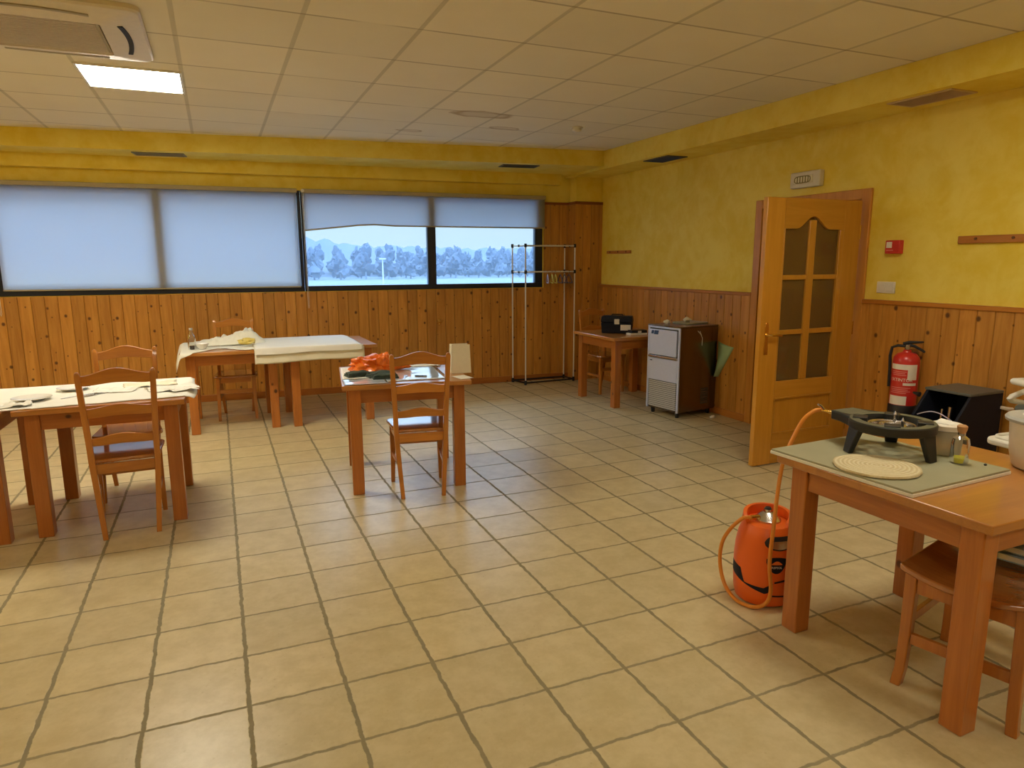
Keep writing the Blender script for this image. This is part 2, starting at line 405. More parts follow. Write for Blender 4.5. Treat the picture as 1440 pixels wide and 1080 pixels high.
def obj(name, mb, mat, parent=None, loc=(0, 0, 0), rz=0, bevel=0, smooth=True, solid=0, subsurf=0, seg=2):
    me = bpy.data.meshes.new(name)
    bmesh.ops.recalc_face_normals(mb.bm, faces=mb.bm.faces)
    mb.bm.to_mesh(me); mb.bm.free()
    for mm in (mat if isinstance(mat, list) else [mat]): me.materials.append(MAT[mm] if isinstance(mm, str) else mm)
    if smooth:
        me.polygons.foreach_set('use_smooth', [True]*len(me.polygons))
        me.set_sharp_from_angle(angle=R(35))
    o = bpy.data.objects.new(name, me); COL.objects.link(o)
    o.location = loc; o.rotation_euler = (0, 0, rz)
    if parent: o.parent = parent
    if solid:
        q = o.modifiers.new('thickness', 'SOLIDIFY'); q.thickness = solid; q.offset = 0
    if bevel:
        q = o.modifiers.new('bevel', 'BEVEL'); q.width = bevel; q.segments = seg; q.limit_method = 'ANGLE'; q.angle_limit = R(40)
    if subsurf:
        q = o.modifiers.new('sub', 'SUBSURF'); q.levels = subsurf; q.render_levels = subsurf
    return o
def tag(o, label=None, cat=None, group=None, kind=None):
    if label: o['label'] = label
    if cat: o['category'] = cat
    if group: o['group'] = group
    if kind: o['kind'] = kind
    return o
def thing(name, label, cat, loc=(0, 0, 0), rz=0, group=None):
    o = bpy.data.objects.new(name, None); COL.objects.link(o); o.empty_display_size = .1
    o.location = loc; o.rotation_euler = (0, 0, rz)
    return tag(o, label, cat, group)
def copy_tree(o, parent=None):
    c = o.copy(); COL.objects.link(c)
    if parent: c.parent = parent
    for ch in list(o.children): copy_tree(ch, c)
    return c
def struct(name, mb, mat, parent=None, **kw):
    o = obj(name, mb, mat, parent, **kw)
    if not parent: o['kind'] = 'structure'
    return o
def part_label(o, l): o['label'] = l; return o
def text_mb(txt, size, fn, extrude=.0004):
    """letters as a mesh, every vertex (x along the line, y up, z out) sent through fn"""
    cu = bpy.data.curves.new('t', 'FONT'); cu.body = txt; cu.size = size; cu.extrude = extrude; cu.align_x = 'CENTER'; cu.align_y = 'CENTER'
    to = bpy.data.objects.new('t', cu); COL.objects.link(to)
    me = bpy.data.meshes.new_from_object(to.evaluated_get(bpy.context.evaluated_depsgraph_get()))
    bpy.data.objects.remove(to); bpy.data.curves.remove(cu)
    mb = MB(); mb.bm.from_mesh(me); bpy.data.meshes.remove(me)
    for v in mb.bm.verts: v.co = Vector(fn(*v.co))
    return mb

# ------------------------------------------------------------------ setting
PHI = math.atan(-.0621); D = 8.1053
WL = dict(loc=(0, D, 0), rz=PHI)          # frame of the window wall: x along it, y into it
XR = 4.533; ZC = 2.7257
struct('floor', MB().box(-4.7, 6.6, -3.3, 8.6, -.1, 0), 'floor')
struct('ceiling', MB().box(-4.7, 4.75, -3.3, 8.6, ZC, ZC+.08), 'ceiling')
w = MB()
w.box(-4.8, 4.9, 0, .22, 0, 1.19).box(-4.8, 4.9, 0, .22, 2.29, 2.8).box(-4.8, -2.09, 0, .22, 1.19, 2.29).box(3.80, 4.9, 0, .22, 1.19, 2.29)
wall_back = struct('wall_back', w, 'wall', **WL, smooth=False)
DY0, DY1, DZ = 3.82, 4.85, 1.965
w = MB()
w.box(XR, XR+.2, -3.3, DY0, 0, ZC).box(XR, XR+.2, DY1, 8.3, 0, ZC).box(XR, XR+.2, DY0, DY1, DZ, ZC)
wall_right = struct('wall_right', w, 'wall', smooth=False)
struct('wall_left', MB().box(-4.7, -4.5, -3.3, 8.6, 0, ZC), 'wall', smooth=False)
struct('wall_front', MB().box(-4.7, 6.4, -3.4, -3.2, 0, ZC), 'wall', smooth=False)
w = MB()      # hallway seen through the door glass
w.box(6.1, 6.3, 2.6, 6.6, 0, 2.6).box(XR+.2, 6.3, 2.4, 2.6, 0, 2.6).box(XR+.2, 6.3, 6.6, 6.8, 0, 2.6).box(XR+.2, 6.3, 2.4, 6.8, 2.5, 2.6)
struct('wall_hallway', w, 'wall', smooth=False)

def boards(mb, u0, u1, z0, z1, pitch=.115, face=-.018, axis=0, base=0.0):
    """tongue and groove boards as one profile with V grooves, extruded upward"""
    pts = [(u0, base)]
    k = math.floor(u0/pitch)
    pts.append((u0, face))
    x = (k+1)*pitch
    while x < u1-.002:
        if x > u0+.008: pts += [(x-.005, face), (x, face+.007), (x+.005, face)]
        x += pitch
    pts += [(u1, face), (u1, base)]
    if axis == 0: mb.prism(pts, (0, 0, z0), (1, 0, 0), (0, 1, 0), (0, 0, z1-z0))
    else: mb.prism([(a, b) for a, b in pts], (0, 0, z0), (0, 1, 0), (1, 0, 0), (0, 0, z1-z0))
    return mb
pb = boards(MB(), -4.8, 3.82, 0, 1.183)
tr1 = struct('trim_1', pb, 'panel_x', smooth=False, **WL)
pb = boards(MB(), 3.82, 4.28, 0, 2.205)
struct('trim_2', pb, 'panel_x', smooth=False, **WL)
struct('trim_3', MB().box(3.815, 4.2, -.03, 0, 2.205, 2.236), 'cap_wood', **WL, bevel=.004)
# corner pillar clad in the same boards
PY = 7.655; PX = 4.15
struct('wall_pillar', MB().box(PX+.018, XR, PY+.018, 8.2, 0, ZC-.1), 'wall', smooth=False)
q = boards(MB(), PX, XR, 0, 2.205, face=-.0, base=.018, pitch=.115)
q.xf(Matrix.Translation((0, PY, 0)))
struct('trim_4', q, 'panel_x', smooth=False)
q = boards(MB(), PY+.0185, 7.9, 0, 2.205, face=0, base=.018, axis=1, pitch=.5)
q.xf(Matrix.Translation((PX, 0, 0)))
struct('trim_5', q, 'panel_y', smooth=False)
struct('trim_6', MB().box(PX-.012, XR, PY-.012, PY+.02, 2.205, 2.240).box(PX-.012, PX+.02, PY+.02, 7.87, 2.205, 2.240), 'cap_wood', bevel=.004)
# right wall wainscot
def rwall(y0, y1, names):
    q = boards(MB(), y0, y1, 0, 1.19, axis=1, pitch=.115); q.xf(Matrix.Translation((XR, 0, 0)))
    struct(names[0], q, 'panel_y', smooth=False)
    struct(names[1], MB().box(XR-.03, XR, y0, y1, 1.19, 1.222), 'casing_y', bevel=.006)
    struct(names[2], MB().box(XR-.028, XR, y0, y1, 0, .07), 'casing_y', bevel=.004)
MAT['casing_y'] = wood('wood trim along wall', (.42, .15, .022), (.52, .205, .034), 1, .008, 5)
MAT['casing_x'] = wood('wood trim along window wall', (.36, .11, .018), (.45, .16, .026), 0, .008, 5)
rwall(4.93, PY, ('trim_7', 'trim_8', 'baseboard_right'))
rwall(-3.2, 3.745, ('trim_9', 'trim_10', 'baseboard_right.001'))
struct('baseboard_back', MB().box(-4.6, 4.2, -.028, 0, 0, .075), 'casing_x', **WL, bevel=.004)
q = boards(MB(), -3.2, 8.4, 0, 1.19, axis=1, face=.018); q.xf(Matrix.Translation((-4.5, 0, 0)))
struct('trim_11', q, 'panel_y', smooth=False)
q = boards(MB(), -4.5, 4.5, 0, 1.19, face=.018); q.xf(Matrix.Translation((0, -3.2, 0)))
struct('trim_12', q, 'panel_x', smooth=False)
q = boards(MB(), 2.6, 6.6, 0, 1.19, axis=1); q.xf(Matrix.Translation((6.1, 0, 0)))
struct('trim_13', q, 'panel_y', smooth=False)
# dropped beams
SB = MB()
fy = lambda x: 7.686 - .136*(x+1.678)
SB.hexa([(-4.7, fy(-4.7), 2.56), (4.09, fy(4.09), 2.56), (4.09, 8.7, 2.56), (-4.7, 8.7, 2.56)], [(-4.7, fy(-4.7), ZC), (4.09, fy(4.09), ZC), (4.09, 8.7, ZC), (-4.7, 8.7, ZC)])
struct('trim_14', SB, 'wall', smooth=False)
struct('trim_15', MB().box(4.09, XR, -3.2, 8.0, 2.532, ZC), 'wall', smooth=False)
struct('trim_16', MB().box(-4.7, 4.0, -.13, 0, 2.435, 2.57), 'wall', **WL, smooth=False)

# ------------------------------------------------------------------ windows and blinds
def window(name, x0, x1, xm0, xm1, l, r):
    f = MB().box(x0, x1, -.01, .06, 1.19, 1.248).box(x0, x1, -.01, .06, 2.235, 2.29).box(x0, x0+l, -.01, .06, 1.248, 2.235).box(x1-r, x1, -.01, .06, 1.248, 2.235)
    o = struct(name, f, 'alu_dark', **WL, bevel=.003)
    obj('mullion', MB().box(xm0, xm1, -.014, .062, 1.248, 2.235), 'alu_dark', o, bevel=.003)
    for a, b in ((x0+l, xm0), (xm1, x1-r)):
        obj('pane', MB().box(a, b, .03, .036, 1.248, 2.235), 'pane', o)
    return o
window('window_1', -2.09, .912, -.565, -.465, .152, .035)
window('window_2', .916, 3.80, 2.332, 2.432, .03, .10)

def blind(label, x0, x1, zb, seed, chain_x):
    """zb: bottom edge height as a function of 0..1"""
    t = thing('roller_blind', label, 'blind', (0, D, 0), PHI, 'roller blinds on the window wall')
    N = 60
    fab = MB().grid(N, 14, lambda u, v: (x0+(x1-x0)*u, -.045 + .004*math.sin(u*9+seed)*(1-v), 2.275*v + zb(u)*(1-v)))
    obj('fabric', fab, 'blind', t, solid=.0012)
    obj('head_rail', MB().box(x0-.01, x1+.01, -.065, -.012, 2.262, 2.306), 'blind_head', t, bevel=.006)
    bb = MB()
    bb.tube([(x0+(x1-x0)*i/N, -.045+.004*math.sin(i/N*9+seed), zb(i/N)+.004) for i in range(N+1)], .008, 8)
    obj('bottom_bar', bb, 'blind_head', t)
    ch = MB()
    ch.tube([(chain_x, -.055, 2.285), (chain_x, -.056, 1.02), (chain_x+.006, -.056, 1.0), (chain_x+.012, -.056, 1.02), (chain_x+.012, -.055, 2.285)], .0022, 6)
    obj('pull_chain', ch, 'rack_metal', t)
    br = MB().cyl((chain_x+.006, -.07, 2.285), (chain_x+.006, -.01, 2.285), .018, n=14)
    obj('chain_bracket', br, 'white_plastic', t)
    return t
MAT['blind_head'] = plain('tan blind hem', (.42, .36, .22), .8)
blind('wide roller blind pulled right down over the left pair of panes', -1.935, .872, lambda u: 1.245-.006*u, 0, -1.985)
def zb2(u):
    return 1.918 - .062*max(0, 1-u/.2) + .012*max(0, 1-abs(u-.27)/.08) - .004*u
blind('half raised roller blind with a sagging left end above the open view', .945, 3.815, zb2, 2, .935)

# ------------------------------------------------------------------ outside
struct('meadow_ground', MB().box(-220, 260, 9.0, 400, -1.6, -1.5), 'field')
def ridge(u, v):
    x = -180+400*u; y = 140+20*v
    h = 6.9 + 1.6*math.exp(-((x-12)/14)**2) + .7*noise.noise(Vector((x*.05, 3, 0))) + 1.0*noise.noise(Vector((x*.45, 9, 0))) + .6*noise.noise(Vector((x*1.7, 4, 0))) - 1.0*max(0, min(1, (x-25)/40))
    return (x, y, -1.5 + h*v)
hr = MB().grid(400, 6, ridge); hr.bm.faces.ensure_lookup_table()
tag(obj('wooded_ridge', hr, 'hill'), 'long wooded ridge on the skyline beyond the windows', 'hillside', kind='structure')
def tree(x, y, h, s, label):
    t = thing('tree', label, 'tree', (x, y, -1.5), random.random()*6, 'hazy trees beyond the window')
    k = MB().tube([(0, 0, 0), (.05, 0, h*.4), (0, .05, h*.75)], [.16, .12, .05], 7)
    for j in range(6):
        a = j*1.05+s; k.tube([(0, 0, h*.3+j*.2), (math.cos(a)*h*.16, math.sin(a)*h*.16, h*.62+j*.3)], [.06, .02], 5)
    obj('trunk', k, 'trunk', t)
    c = MB()
    for j in range(9):
        a = j*2.4+s; q = .12*h*math.sqrt(j/3+.1); hz = (j*.37+s) % 1
        c.blob((math.cos(a)*q*(1.1-.8*hz), math.sin(a)*q*(1.1-.8*hz), h*(.22+.62*hz)), (h*(.20-.11*hz), h*(.20-.11*hz), h*.17), 2, .9, 5, s+j)
    obj('crown', c, 'crown', t)
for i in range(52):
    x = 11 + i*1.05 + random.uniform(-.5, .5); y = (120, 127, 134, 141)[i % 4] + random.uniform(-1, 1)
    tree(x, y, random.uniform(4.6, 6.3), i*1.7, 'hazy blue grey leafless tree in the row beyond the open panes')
t = thing('lamp_post', 'thin pale post standing in front of the hazy trees outside', 'post', (13.9, 62, -1.5))
obj('pole', MB().cyl((0, 0, 0), (0, 0, 3.2), .09, .06, 8), 'post_grey', t)
obj('lamp_head', MB().box(-.3, .3, -.12, .12, 3.2, 3.34), 'post_grey', t)

W = bpy.data.worlds.new('evening sky'); S.world = W; W.use_nodes = True
nt = W.node_tree; bg = nt.nodes['Background']
tc = nt.nodes.new('ShaderNodeTexCoord'); sx = nt.nodes.new('ShaderNodeSeparateXYZ'); nt.links.new(tc.outputs['Generated'], sx.inputs[0])
rp = nt.nodes.new('ShaderNodeValToRGB'); nt.links.new(sx.outputs[2], rp.inputs[0])
rp.color_ramp.elements[0].position = 0; rp.color_ramp.elements[0].color = (.66, .84, .86, 1)
e = rp.color_ramp.elements.new(.12); e.color = (.72, .90, .98, 1)
rp.color_ramp.elements[-1].position = .6; rp.color_ramp.elements[-1].color = (5.2, 7.3, 10.2, 1)
nt.links.new(rp.outputs[0], bg.inputs[0]); bg.inputs[1].default_value = 1.0

# ------------------------------------------------------------------ ceiling fittings
def lamp(x, y, label, mat='lamp_dim'):
    t = thing('ceiling_panel_light', label, 'ceiling light', (x, y, ZC), 0, 'square ceiling panel lights')
    fr = MB()
    for a in (0, 1, 2, 3):
        fr.cbox((0, 0, 0), (1, 1, 1)) if False else None
    fr.box(-.3, .3, -.3, -.285, -.014, 0).box(-.3, .3, .285, .3, -.014, 0).box(-.3, -.285, -.285, .285, -.014, 0).box(.285, .3, -.285, .285, -.014, 0)
    obj('frame', fr, 'white_plastic', t)
    obj('diffuser', MB().box(-.285, .285, -.285, .285, -.010, -.002), mat, t)
    return t
lamp(-.41, 5.42, 'bright square panel light set in the ceiling beside the air conditioner', 'lamp')
lamp(2.68, 2.10, 'lit square ceiling panel above the gas burner table, just past the picture top')
for p in ((-3.4, 5.42), (-3.4, 2.2), (-.41, -1.0), (2.78, -1.0)):  # unseen panels, added for the light they give the room
    lamp(*p, mat='lamp' if p[1] > 5 else 'lamp_dim', label='unseen square panel light added to light the room, outside the picture')

AX, AY = -.245-.475, 3.92+.475
t = thing('air_conditioner', 'white cassette air conditioner hung under the ceiling at top left', 'air conditioner', (AX, AY, ZC-.001))
def rrect(h, r, n=8):
    return [(sx*(h-r)+r*math.cos(a), sy*(h-r)+r*math.sin(a)) for sx, sy, a0 in ((1, 1, 0), (-1, 1, PI/2), (-1, -1, PI), (1, -1, 1.5*PI)) for a in [a0+PI/2*k/n for k in range(n+1)]]
def ringmesh(mb, A, za, B, zb):
    a = mb._v([(p[0], p[1], za) for p in A]); b = mb._v([(p[0], p[1], zb) for p in B]); n = len(A)
    for i in range(n): mb.bm.faces.new((a[i], a[(i+1) % n], b[(i+1) % n], b[i]))
    return mb
pn = MB()
ringmesh(pn, rrect(.475, .07), 0, rrect(.475, .07), -.02)
ringmesh(pn, rrect(.475, .07), -.02, rrect(.465, .065), -.03)
ringmesh(pn, rrect(.465, .065), -.03, rrect(.285, .03), -.055)
ringmesh(pn, rrect(.285, .03), -.055, rrect(.275, .03), -.035)
pn.bm.faces.new(pn._v([(p[0], p[1], 0) for p in rrect(.475, .07)]))
obj('panel', pn, 'ac_plastic', t)
gr = MB().prism(rrect(.274, .03), (0, 0, -.045), (1, 0, 0), (0, 1, 0), (0, 0, .01))
g = obj('grille', gr, 'ac_grille', t)
sl = MB()
for k in range(22): sl.box(-.26, .26, -.262+k*.0245, -.254+k*.0245, -.049, -.045)
obj('grille_slat', sl, 'ac_plastic', g)
for k in range(4):
    a = k*PI/2; ca, sa = math.cos(a), math.sin(a)
    s1 = MB()
    pts = [(.368+.022*(1-(i/8*2-1)**2), -.25+.5*i/8) for i in range(9)]
    o = MB()
    for (p, q) in zip(pts, pts[1:]):
        f = lambda r: -.03-.025*(.465-r)/.18-.0015
        o.hexa([(p[0]-.012, p[1], f(p[0])-.003), (p[0]+.012, p[1], f(p[0])-.003), (q[0]+.012, q[1], f(q[0])-.003), (q[0]-.012, q[1], f(q[0])-.003)],
               [(p[0]-.012, p[1], f(p[0])+.004), (p[0]+.012, p[1], f(p[0])+.004), (q[0]+.012, q[1], f(q[0])+.004), (q[0]-.012, q[1], f(q[0])+.004)])
    o.xf(Matrix.Rotation(a, 4, 'Z'))
    so = obj('air_slot', o, 'black' if k == 0 else 'ac_grille', t)
    if k == 0: part_label(so, 'dark curved air outlet slot')

def vent(label, x, y, z, lx, ly, rz, mat, along=0):
    t = thing('ceiling_vent', label, 'air vent', (x, y, z), rz, 'grey air vents under the dropped beams')
    fr = MB(); b = .014
    fr.box(-lx/2, lx/2, -ly/2, -ly/2+b, -.008, 0).box(-lx/2, lx/2, ly/2-b, ly/2, -.008, 0).box(-lx/2, -lx/2+b, -ly/2+b, ly/2-b, -.008, 0).box(lx/2-b, lx/2, -ly/2+b, ly/2-b, -.008, 0)
    obj('frame', fr, mat, t)
    obj('backing', MB().box(-lx/2+b, lx/2-b, -ly/2+b, ly/2-b, -.002, 0), 'black' if mat == 'vent_dark' else 'vent_back', t)
    sl = MB(); n = int((min(lx, ly)-2*b)/.018)
    for k in range(n):
        if lx > ly:
            c = -ly/2+b+(k+.5)*(ly-2*b)/n; sl.cbox((0, c, -.004), (lx-2*b, .014, .002), Euler((.6, 0, 0)))
        else:
            c = -lx/2+b+(k+.5)*(lx-2*b)/n; sl.cbox((c, 0, -.004), (.014, ly-2*b, .002), Euler((0, -.6, 0)))
    obj('slat', sl, mat, t)
MAT['vent_mid'] = plain('mid grey vent metal', (.26, .24, .20), .5)
MAT['vent_back'] = plain('vent recess', (.50, .36, .2), .8)
vent('wide tan vent under the right hand beam, near the top right of the picture', 4.275, 3.17, 2.532, .24, .44, 0, 'vent_light')
vent('small dark grey vent under the right hand beam near the far corner', 4.27, 6.0, 2.532, .24, .42, 0, 'vent_dark')
vent('dark grey vent in the back beam above the open window panes', 3.19, 7.22, 2.56, .42, .20, -.13, 'vent_dark')
vent('grey vent in the back beam above the left blind', -.42, 7.74, 2.56, .46, .20, -.13, 'vent_mid')

t = thing('smoke_detector', 'small round white detector on the ceiling near the far corner', 'smoke detector', (3.15, 5.81, ZC))
obj('base', MB().lathe([(0, -.012), (.055, -.012), (.055, 0), (0, 0)], n=24), 'white_plastic', t)
obj('dome', MB().lathe([(.042, -.012), (.040, -.03), (.025, -.042), (0, -.045)], n=24), 'white_plastic', t)

# ------------------------------------------------------------------ door
q = MB()
q.box(XR-.025, XR, DY0-.08, DY0, 0, DZ+.075).box(XR-.025, XR, DY1, DY1+.08, 0, DZ+.075).box(XR-.025, XR, DY0, DY1, DZ, DZ+.075)
q.box(XR, XR+.2, DY0-.001, DY0+.02, 0, DZ).box(XR, XR+.2, DY1-.02, DY1+.001, 0, DZ).box(XR, XR+.2, DY0+.02, DY1-.02, DZ-.02, DZ+.001)
casing = struct('door_2', q, 'casing', bevel=.004)
# leaf, open into the room: local x from the hinge (0) to the free edge (-.925)
dl = struct('door_1', MB().box(-.17, -.0, -.02, .02, .008, 1.948), 'door', loc=(4.475, 3.80, 0), rz=R(.8), bevel=.003)
lx0, lx1, cxm = -.745, -.21, -.4775           # glazed field
obj('stile', MB().box(-.925, lx0-.012, -.02, .02, .008, 1.948), 'door', dl, bevel=.003)
part_label(dl, 'stile')
del dl['label']
# top rail with the swept lower edge
N = 24
def arch(u):                                    # 0..1 across the field: shoulders, then a cusp to the middle
    a = abs(u-.5)*2
    return 1.735 + (.09*(.5+.5*math.cos(PI*min(1, a/.62))) if a < .62 else 0)
poly = [(lx0-.012, 1.948), (lx0-.012, 1.735)] + [(lx0+(lx1-lx0)*i/N, arch(i/N)) for i in range(N+1)] + [(-.17, 1.735), (-.17, 1.948)]
obj('top_rail', MB().prism(poly, (0, -.02, 0), (1, 0, 0), (0, 0, 1), (0, .04, 0)), 'door_x', dl)
obj('lock_rail', MB().box(lx0-.012, -.17, -.02, .02, .51, .635), 'door_x', dl, bevel=.003)
obj('bottom_rail', MB().box(lx0-.012, -.17, -.02, .02, .008, .235), 'door_x', dl, bevel=.003)
pp = MB().box(lx0-.012, -.17, -.010, .010, .235, .51)
obj('panel', pp, 'door', dl)
fm = MB()
for (a, b, c, d) in ((lx0-.012, -.17, .232, .246), (lx0-.012, -.17, .499, .513)): fm.box(a, b, -.026, -.009, c, d)
for (a, b) in ((lx0-.014, lx0), (-.182, -.168)): fm.box(a, b, -.026, -.009, .246, .499)
obj('panel_moulding', fm, 'door', dl, bevel=.003)
gm = MB()
gm.box(cxm-.033, cxm+.033, -.017, .017, .635, 1.80)
for z in (.995, 1.392): gm.box(lx0-.012, cxm-.033, -.017, .017, z-.018, z+.018).box(cxm+.033, -.17, -.017, .017, z-.018, z+.018)
gm.box(lx0-.013, lx0, -.022, .017, .635, 1.735).box(-.21, -.168, -.022, .017, .635, 1.735)
obj('glazing_bar', gm, 'door', dl, bevel=.004)
for x0, x1, side in ((lx0, cxm-.033, 0), (cxm+.033, lx1, 1)):
    for z0, z1 in ((.635, .977), (1.013, 1.374), (1.41, 1.83)):
        if z1 > 1.8:
            pts = [(x0, z0), (x1, z0)] + [(x, arch((x-lx0)/(lx1-lx0))+.004) for x in [x1+(x0-x1)*i/12 for i in range(13)]]
            g = MB().prism(pts, (0, -.003, 0), (1, 0, 0), (0, 0, 1), (0, .006, 0))
        else: g = MB().box(x0, x1, -.003, .003, z0, z1)
        obj('glass_pane', g, 'door_glass', dl)
for s in (-1, 1):
    hp = MB().prism([(-.018, -.115), (.018, -.115), (.02, -.08), (.014, .0), (.02, .08), (.012, .115), (0, .125), (-.012, .115), (-.02, .08), (-.014, 0), (-.02, -.08)], (-.868, s*.02, .955), (1, 0, 0), (0, 0, 1), (0, s*.006, 0))
    h = obj('handle_plate', hp, 'brass', dl, bevel=.0015)
    obj('door_handle', MB().tube([(-.868, s*.02, .985), (-.868, s*.055, .985), (-.858, s*.066, .985), (-.82, s*.066, .985), (-.762, s*.064, .978)], [.011, .010, .010, .010, .008], 12), 'brass', h)
hg = MB()
for z in (.25, 1.0, 1.72): hg.cyl((.004, -.014, z-.05), (.004, -.014, z+.05), .009, n=10)
obj('hinge', hg, 'brass', dl)

# ------------------------------------------------------------------ things on the right hand wall
MAT['emer_white'] = plain('off white housing', (.72, .66, .50), .45)
MAT['emer_lens'] = plain('milky lens', (.80, .74, .52), .25)
MAT['emer_line'] = plain('olive print', (.22, .18, .04), .5)
t = thing('emergency_light', 'small white emergency light box on the yellow wall above the open door', 'emergency light', (XR+.002, 4.365, 2.165))
obj('housing', MB().box(-.05, 0, -.155, .155, -.064, .064), 'emer_white', t, bevel=.008)
lens = obj('lens', MB().box(-.056, -.048, -.085, .115, -.032, .032), 'emer_lens', t, bevel=.004)
ov = MB()
n = 28; P = [(-.057, .018+.082*math.copysign(abs(math.cos(2*PI*i/n))**.5, math.cos(2*PI*i/n)), .026*math.copysign(abs(math.sin(2*PI*i/n))**.6, math.sin(2*PI*i/n))) for i in range(n)]
ov.tube(P, .0035, 6, closed=True)
for k in range(5): ov.box(-.0595, -.056, -.042+k*.028-.003, -.042+k*.028+.003, -.024, .024)
obj('tube_guard', ov, 'emer_line', lens)

t = thing('fire_alarm_call_point', 'square red fire alarm box with a white window on the yellow wall', 'fire alarm', (XR, 3.512, 1.605))
obj('housing', MB().box(-.045, 0, -.058, .058, -.048, .048), 'red_plastic', t, bevel=.006)
obj('break_window', MB().box(-.0475, -.044, .002, .046, -.006, .036), 'label_white', t, bevel=.001)
obj('marking', MB().box(-.0465, -.044, -.01, .046, -.026, -.020), 'pink_print', t)
t = thing('light_switch', 'white double switch plate below the red alarm box', 'light switch', (XR, 3.562, 1.314))
obj('plate', MB().box(-.012, 0, -.075, .075, -.042, .042), 'white_plastic', t, bevel=.005)
for s in (-1, 1): obj('rocker', MB().box(-.017, -.011, s*.035-.028, s*.035+.028, -.028, .028), 'white_plastic', t, bevel=.003)

def coat_rail(y0, y1, z0, z1, label, hooks):
    t = thing('coat_rail', label, 'coat rail', (XR, (y0+y1)/2, (z0+z1)/2), 0, 'wooden coat rails on the yellow wall')
    l = (y1-y0)/2
    obj('board', MB().box(-.02, 0, -l, l, -(z1-z0)/2, (z1-z0)/2), 'rail_wood', t, bevel=.004)
    for h in hooks:
        obj('peg', MB().cyl((-.02, h, .004), (-.026, h, .004), .009, n=12), 'brown_screw', t)
MAT['brown_screw'] = plain('dark bronze screw cap', (.12, .045, .012), .5)
coat_rail(6.975, 7.506, 1.60, 1.637, 'short wooden rail on the wall near the corner pillar', (-.18, 0, .18))
coat_rail(2.10, 3.055, 1.617, 1.666, 'long wooden rail on the wall at the right edge of the picture', (-.36, -.13, .13, .36))

# fire extinguisher hung on the wainscot
t = thing('fire_extinguisher', 'red fire extinguisher with white labels hanging beside the open door', 'fire extinguisher', (4.418, 3.262, .425))
obj('cylinder', MB().lathe([(0, .02), (.07, .02), (.082, .035), (.085, .06), (.085, .385), (.08, .415), (.06, .44), (.03, .452), (.022, .47), (0, .47)], n=36), 'red', t)
obj('base_skirt', MB().lathe([(0, 0), (.088, 0), (.090, .01), (.090, .075), (.0855, .082)], n=36), 'rubber', t)
V0 = math.atan2(-3.295, -4.418)          # direction that faces the room centre
def band(mb, a0, a1, z0, z1, r=.0858, n=12):
    return mb.grid(n, 2, lambda u, v: (r*math.cos(V0+a0+(a1-a0)*u), r*math.sin(V0+a0+(a1-a0)*u), z0+(z1-z0)*v))
for a_ in ((-1.25, .95, .335, .372), (.18, .95, .265, .335), (-.1, .95, .225, .243), (-1.2, .25, .085, .148)): lab = obj('label', band(MB(), *a_), 'label_white', t)
for z, a0, a1 in ((.318, -1.1, .1), (.306, -1.1, .0), (.294, -1.0, .1), (.205, -1.1, .5), (.192, -1.1, .3), (.180, -1.0, .5), (.168, -1.1, .2)): obj('small_print', band(MB(), a0, a1, z, z+.005), 'pink_print', lab)
obj('lettering', text_mb('EXTINTOR', .031, lambda x, y, z: ((.0864+z)*math.cos(V0-.28+x/.0864), (.0864+z)*math.sin(V0-.28+x/.0864), .262+y)), 'label_white', lab)
vv = Vector((math.cos(V0), math.sin(V0), 0)); sd = Vector((-vv.y, vv.x, 0))     # sd points to the right as seen from the room
obj('valve', MB().cyl((0, 0, .465), (0, 0, .505), .018, n=16).cyl(tuple(vv*.0+Vector((0, 0, .488))), tuple(vv*.04+Vector((0, 0, .488))), .014, n=16), 'steel', t)
lv = MB().tube([Vector((0, 0, .508))-sd*.03, Vector((0, 0, .520))+sd*.01, Vector((0, 0, .524))+sd*.06, Vector((0, 0, .526))+sd*.095], [.011, .012, .008, .006], 8)
lv.tube([Vector((0, 0, .505))-sd*.01, Vector((0, 0, .495))+sd*.04, Vector((0, 0, .468))+sd*.09, Vector((0, 0, .455))+sd*.105], [.010, .010, .009, .008], 8)
obj('lever', lv, 'rubber', t)
obj('hose', MB().tube([Vector((0, 0, .492))-sd*.015, Vector((0, 0, .495))-sd*.06, Vector((0, 0, .48))-sd*.095, Vector((0, 0, .42))-sd*.103, Vector((0, 0, .34))-sd*.098, Vector((0, 0, .2))-sd*.094], .010, 10), 'rubber', t)
obj('wall_bracket', MB().box(.06, .097, -.02, .02, .40, .45).box(.03, .097, -.012, .012, .445, .47), 'steel', t)

# brass double hook screwed to the boards below the open panes
def wall_hook(x, z, label):
    t = thing('wall_hook', label, 'hook', (0, D, 0), PHI)
    obj('plate', MB().box(x-.012, x+.012, -.024, -.017, z-.045, z+.03), 'brass', t, bevel=.003)
    for s in (-1, 1):
        obj('prong', MB().tube([(x, -.022, z-.01), (x+s*.012, -.045, z-.018), (x+s*.03, -.06, z-.005), (x+s*.034, -.06, z+.018)], [.005, .005, .005, .007], 8), 'brass', t)
wall_hook(2.449, .80, 'small brass double hook on the boards behind the middle table')

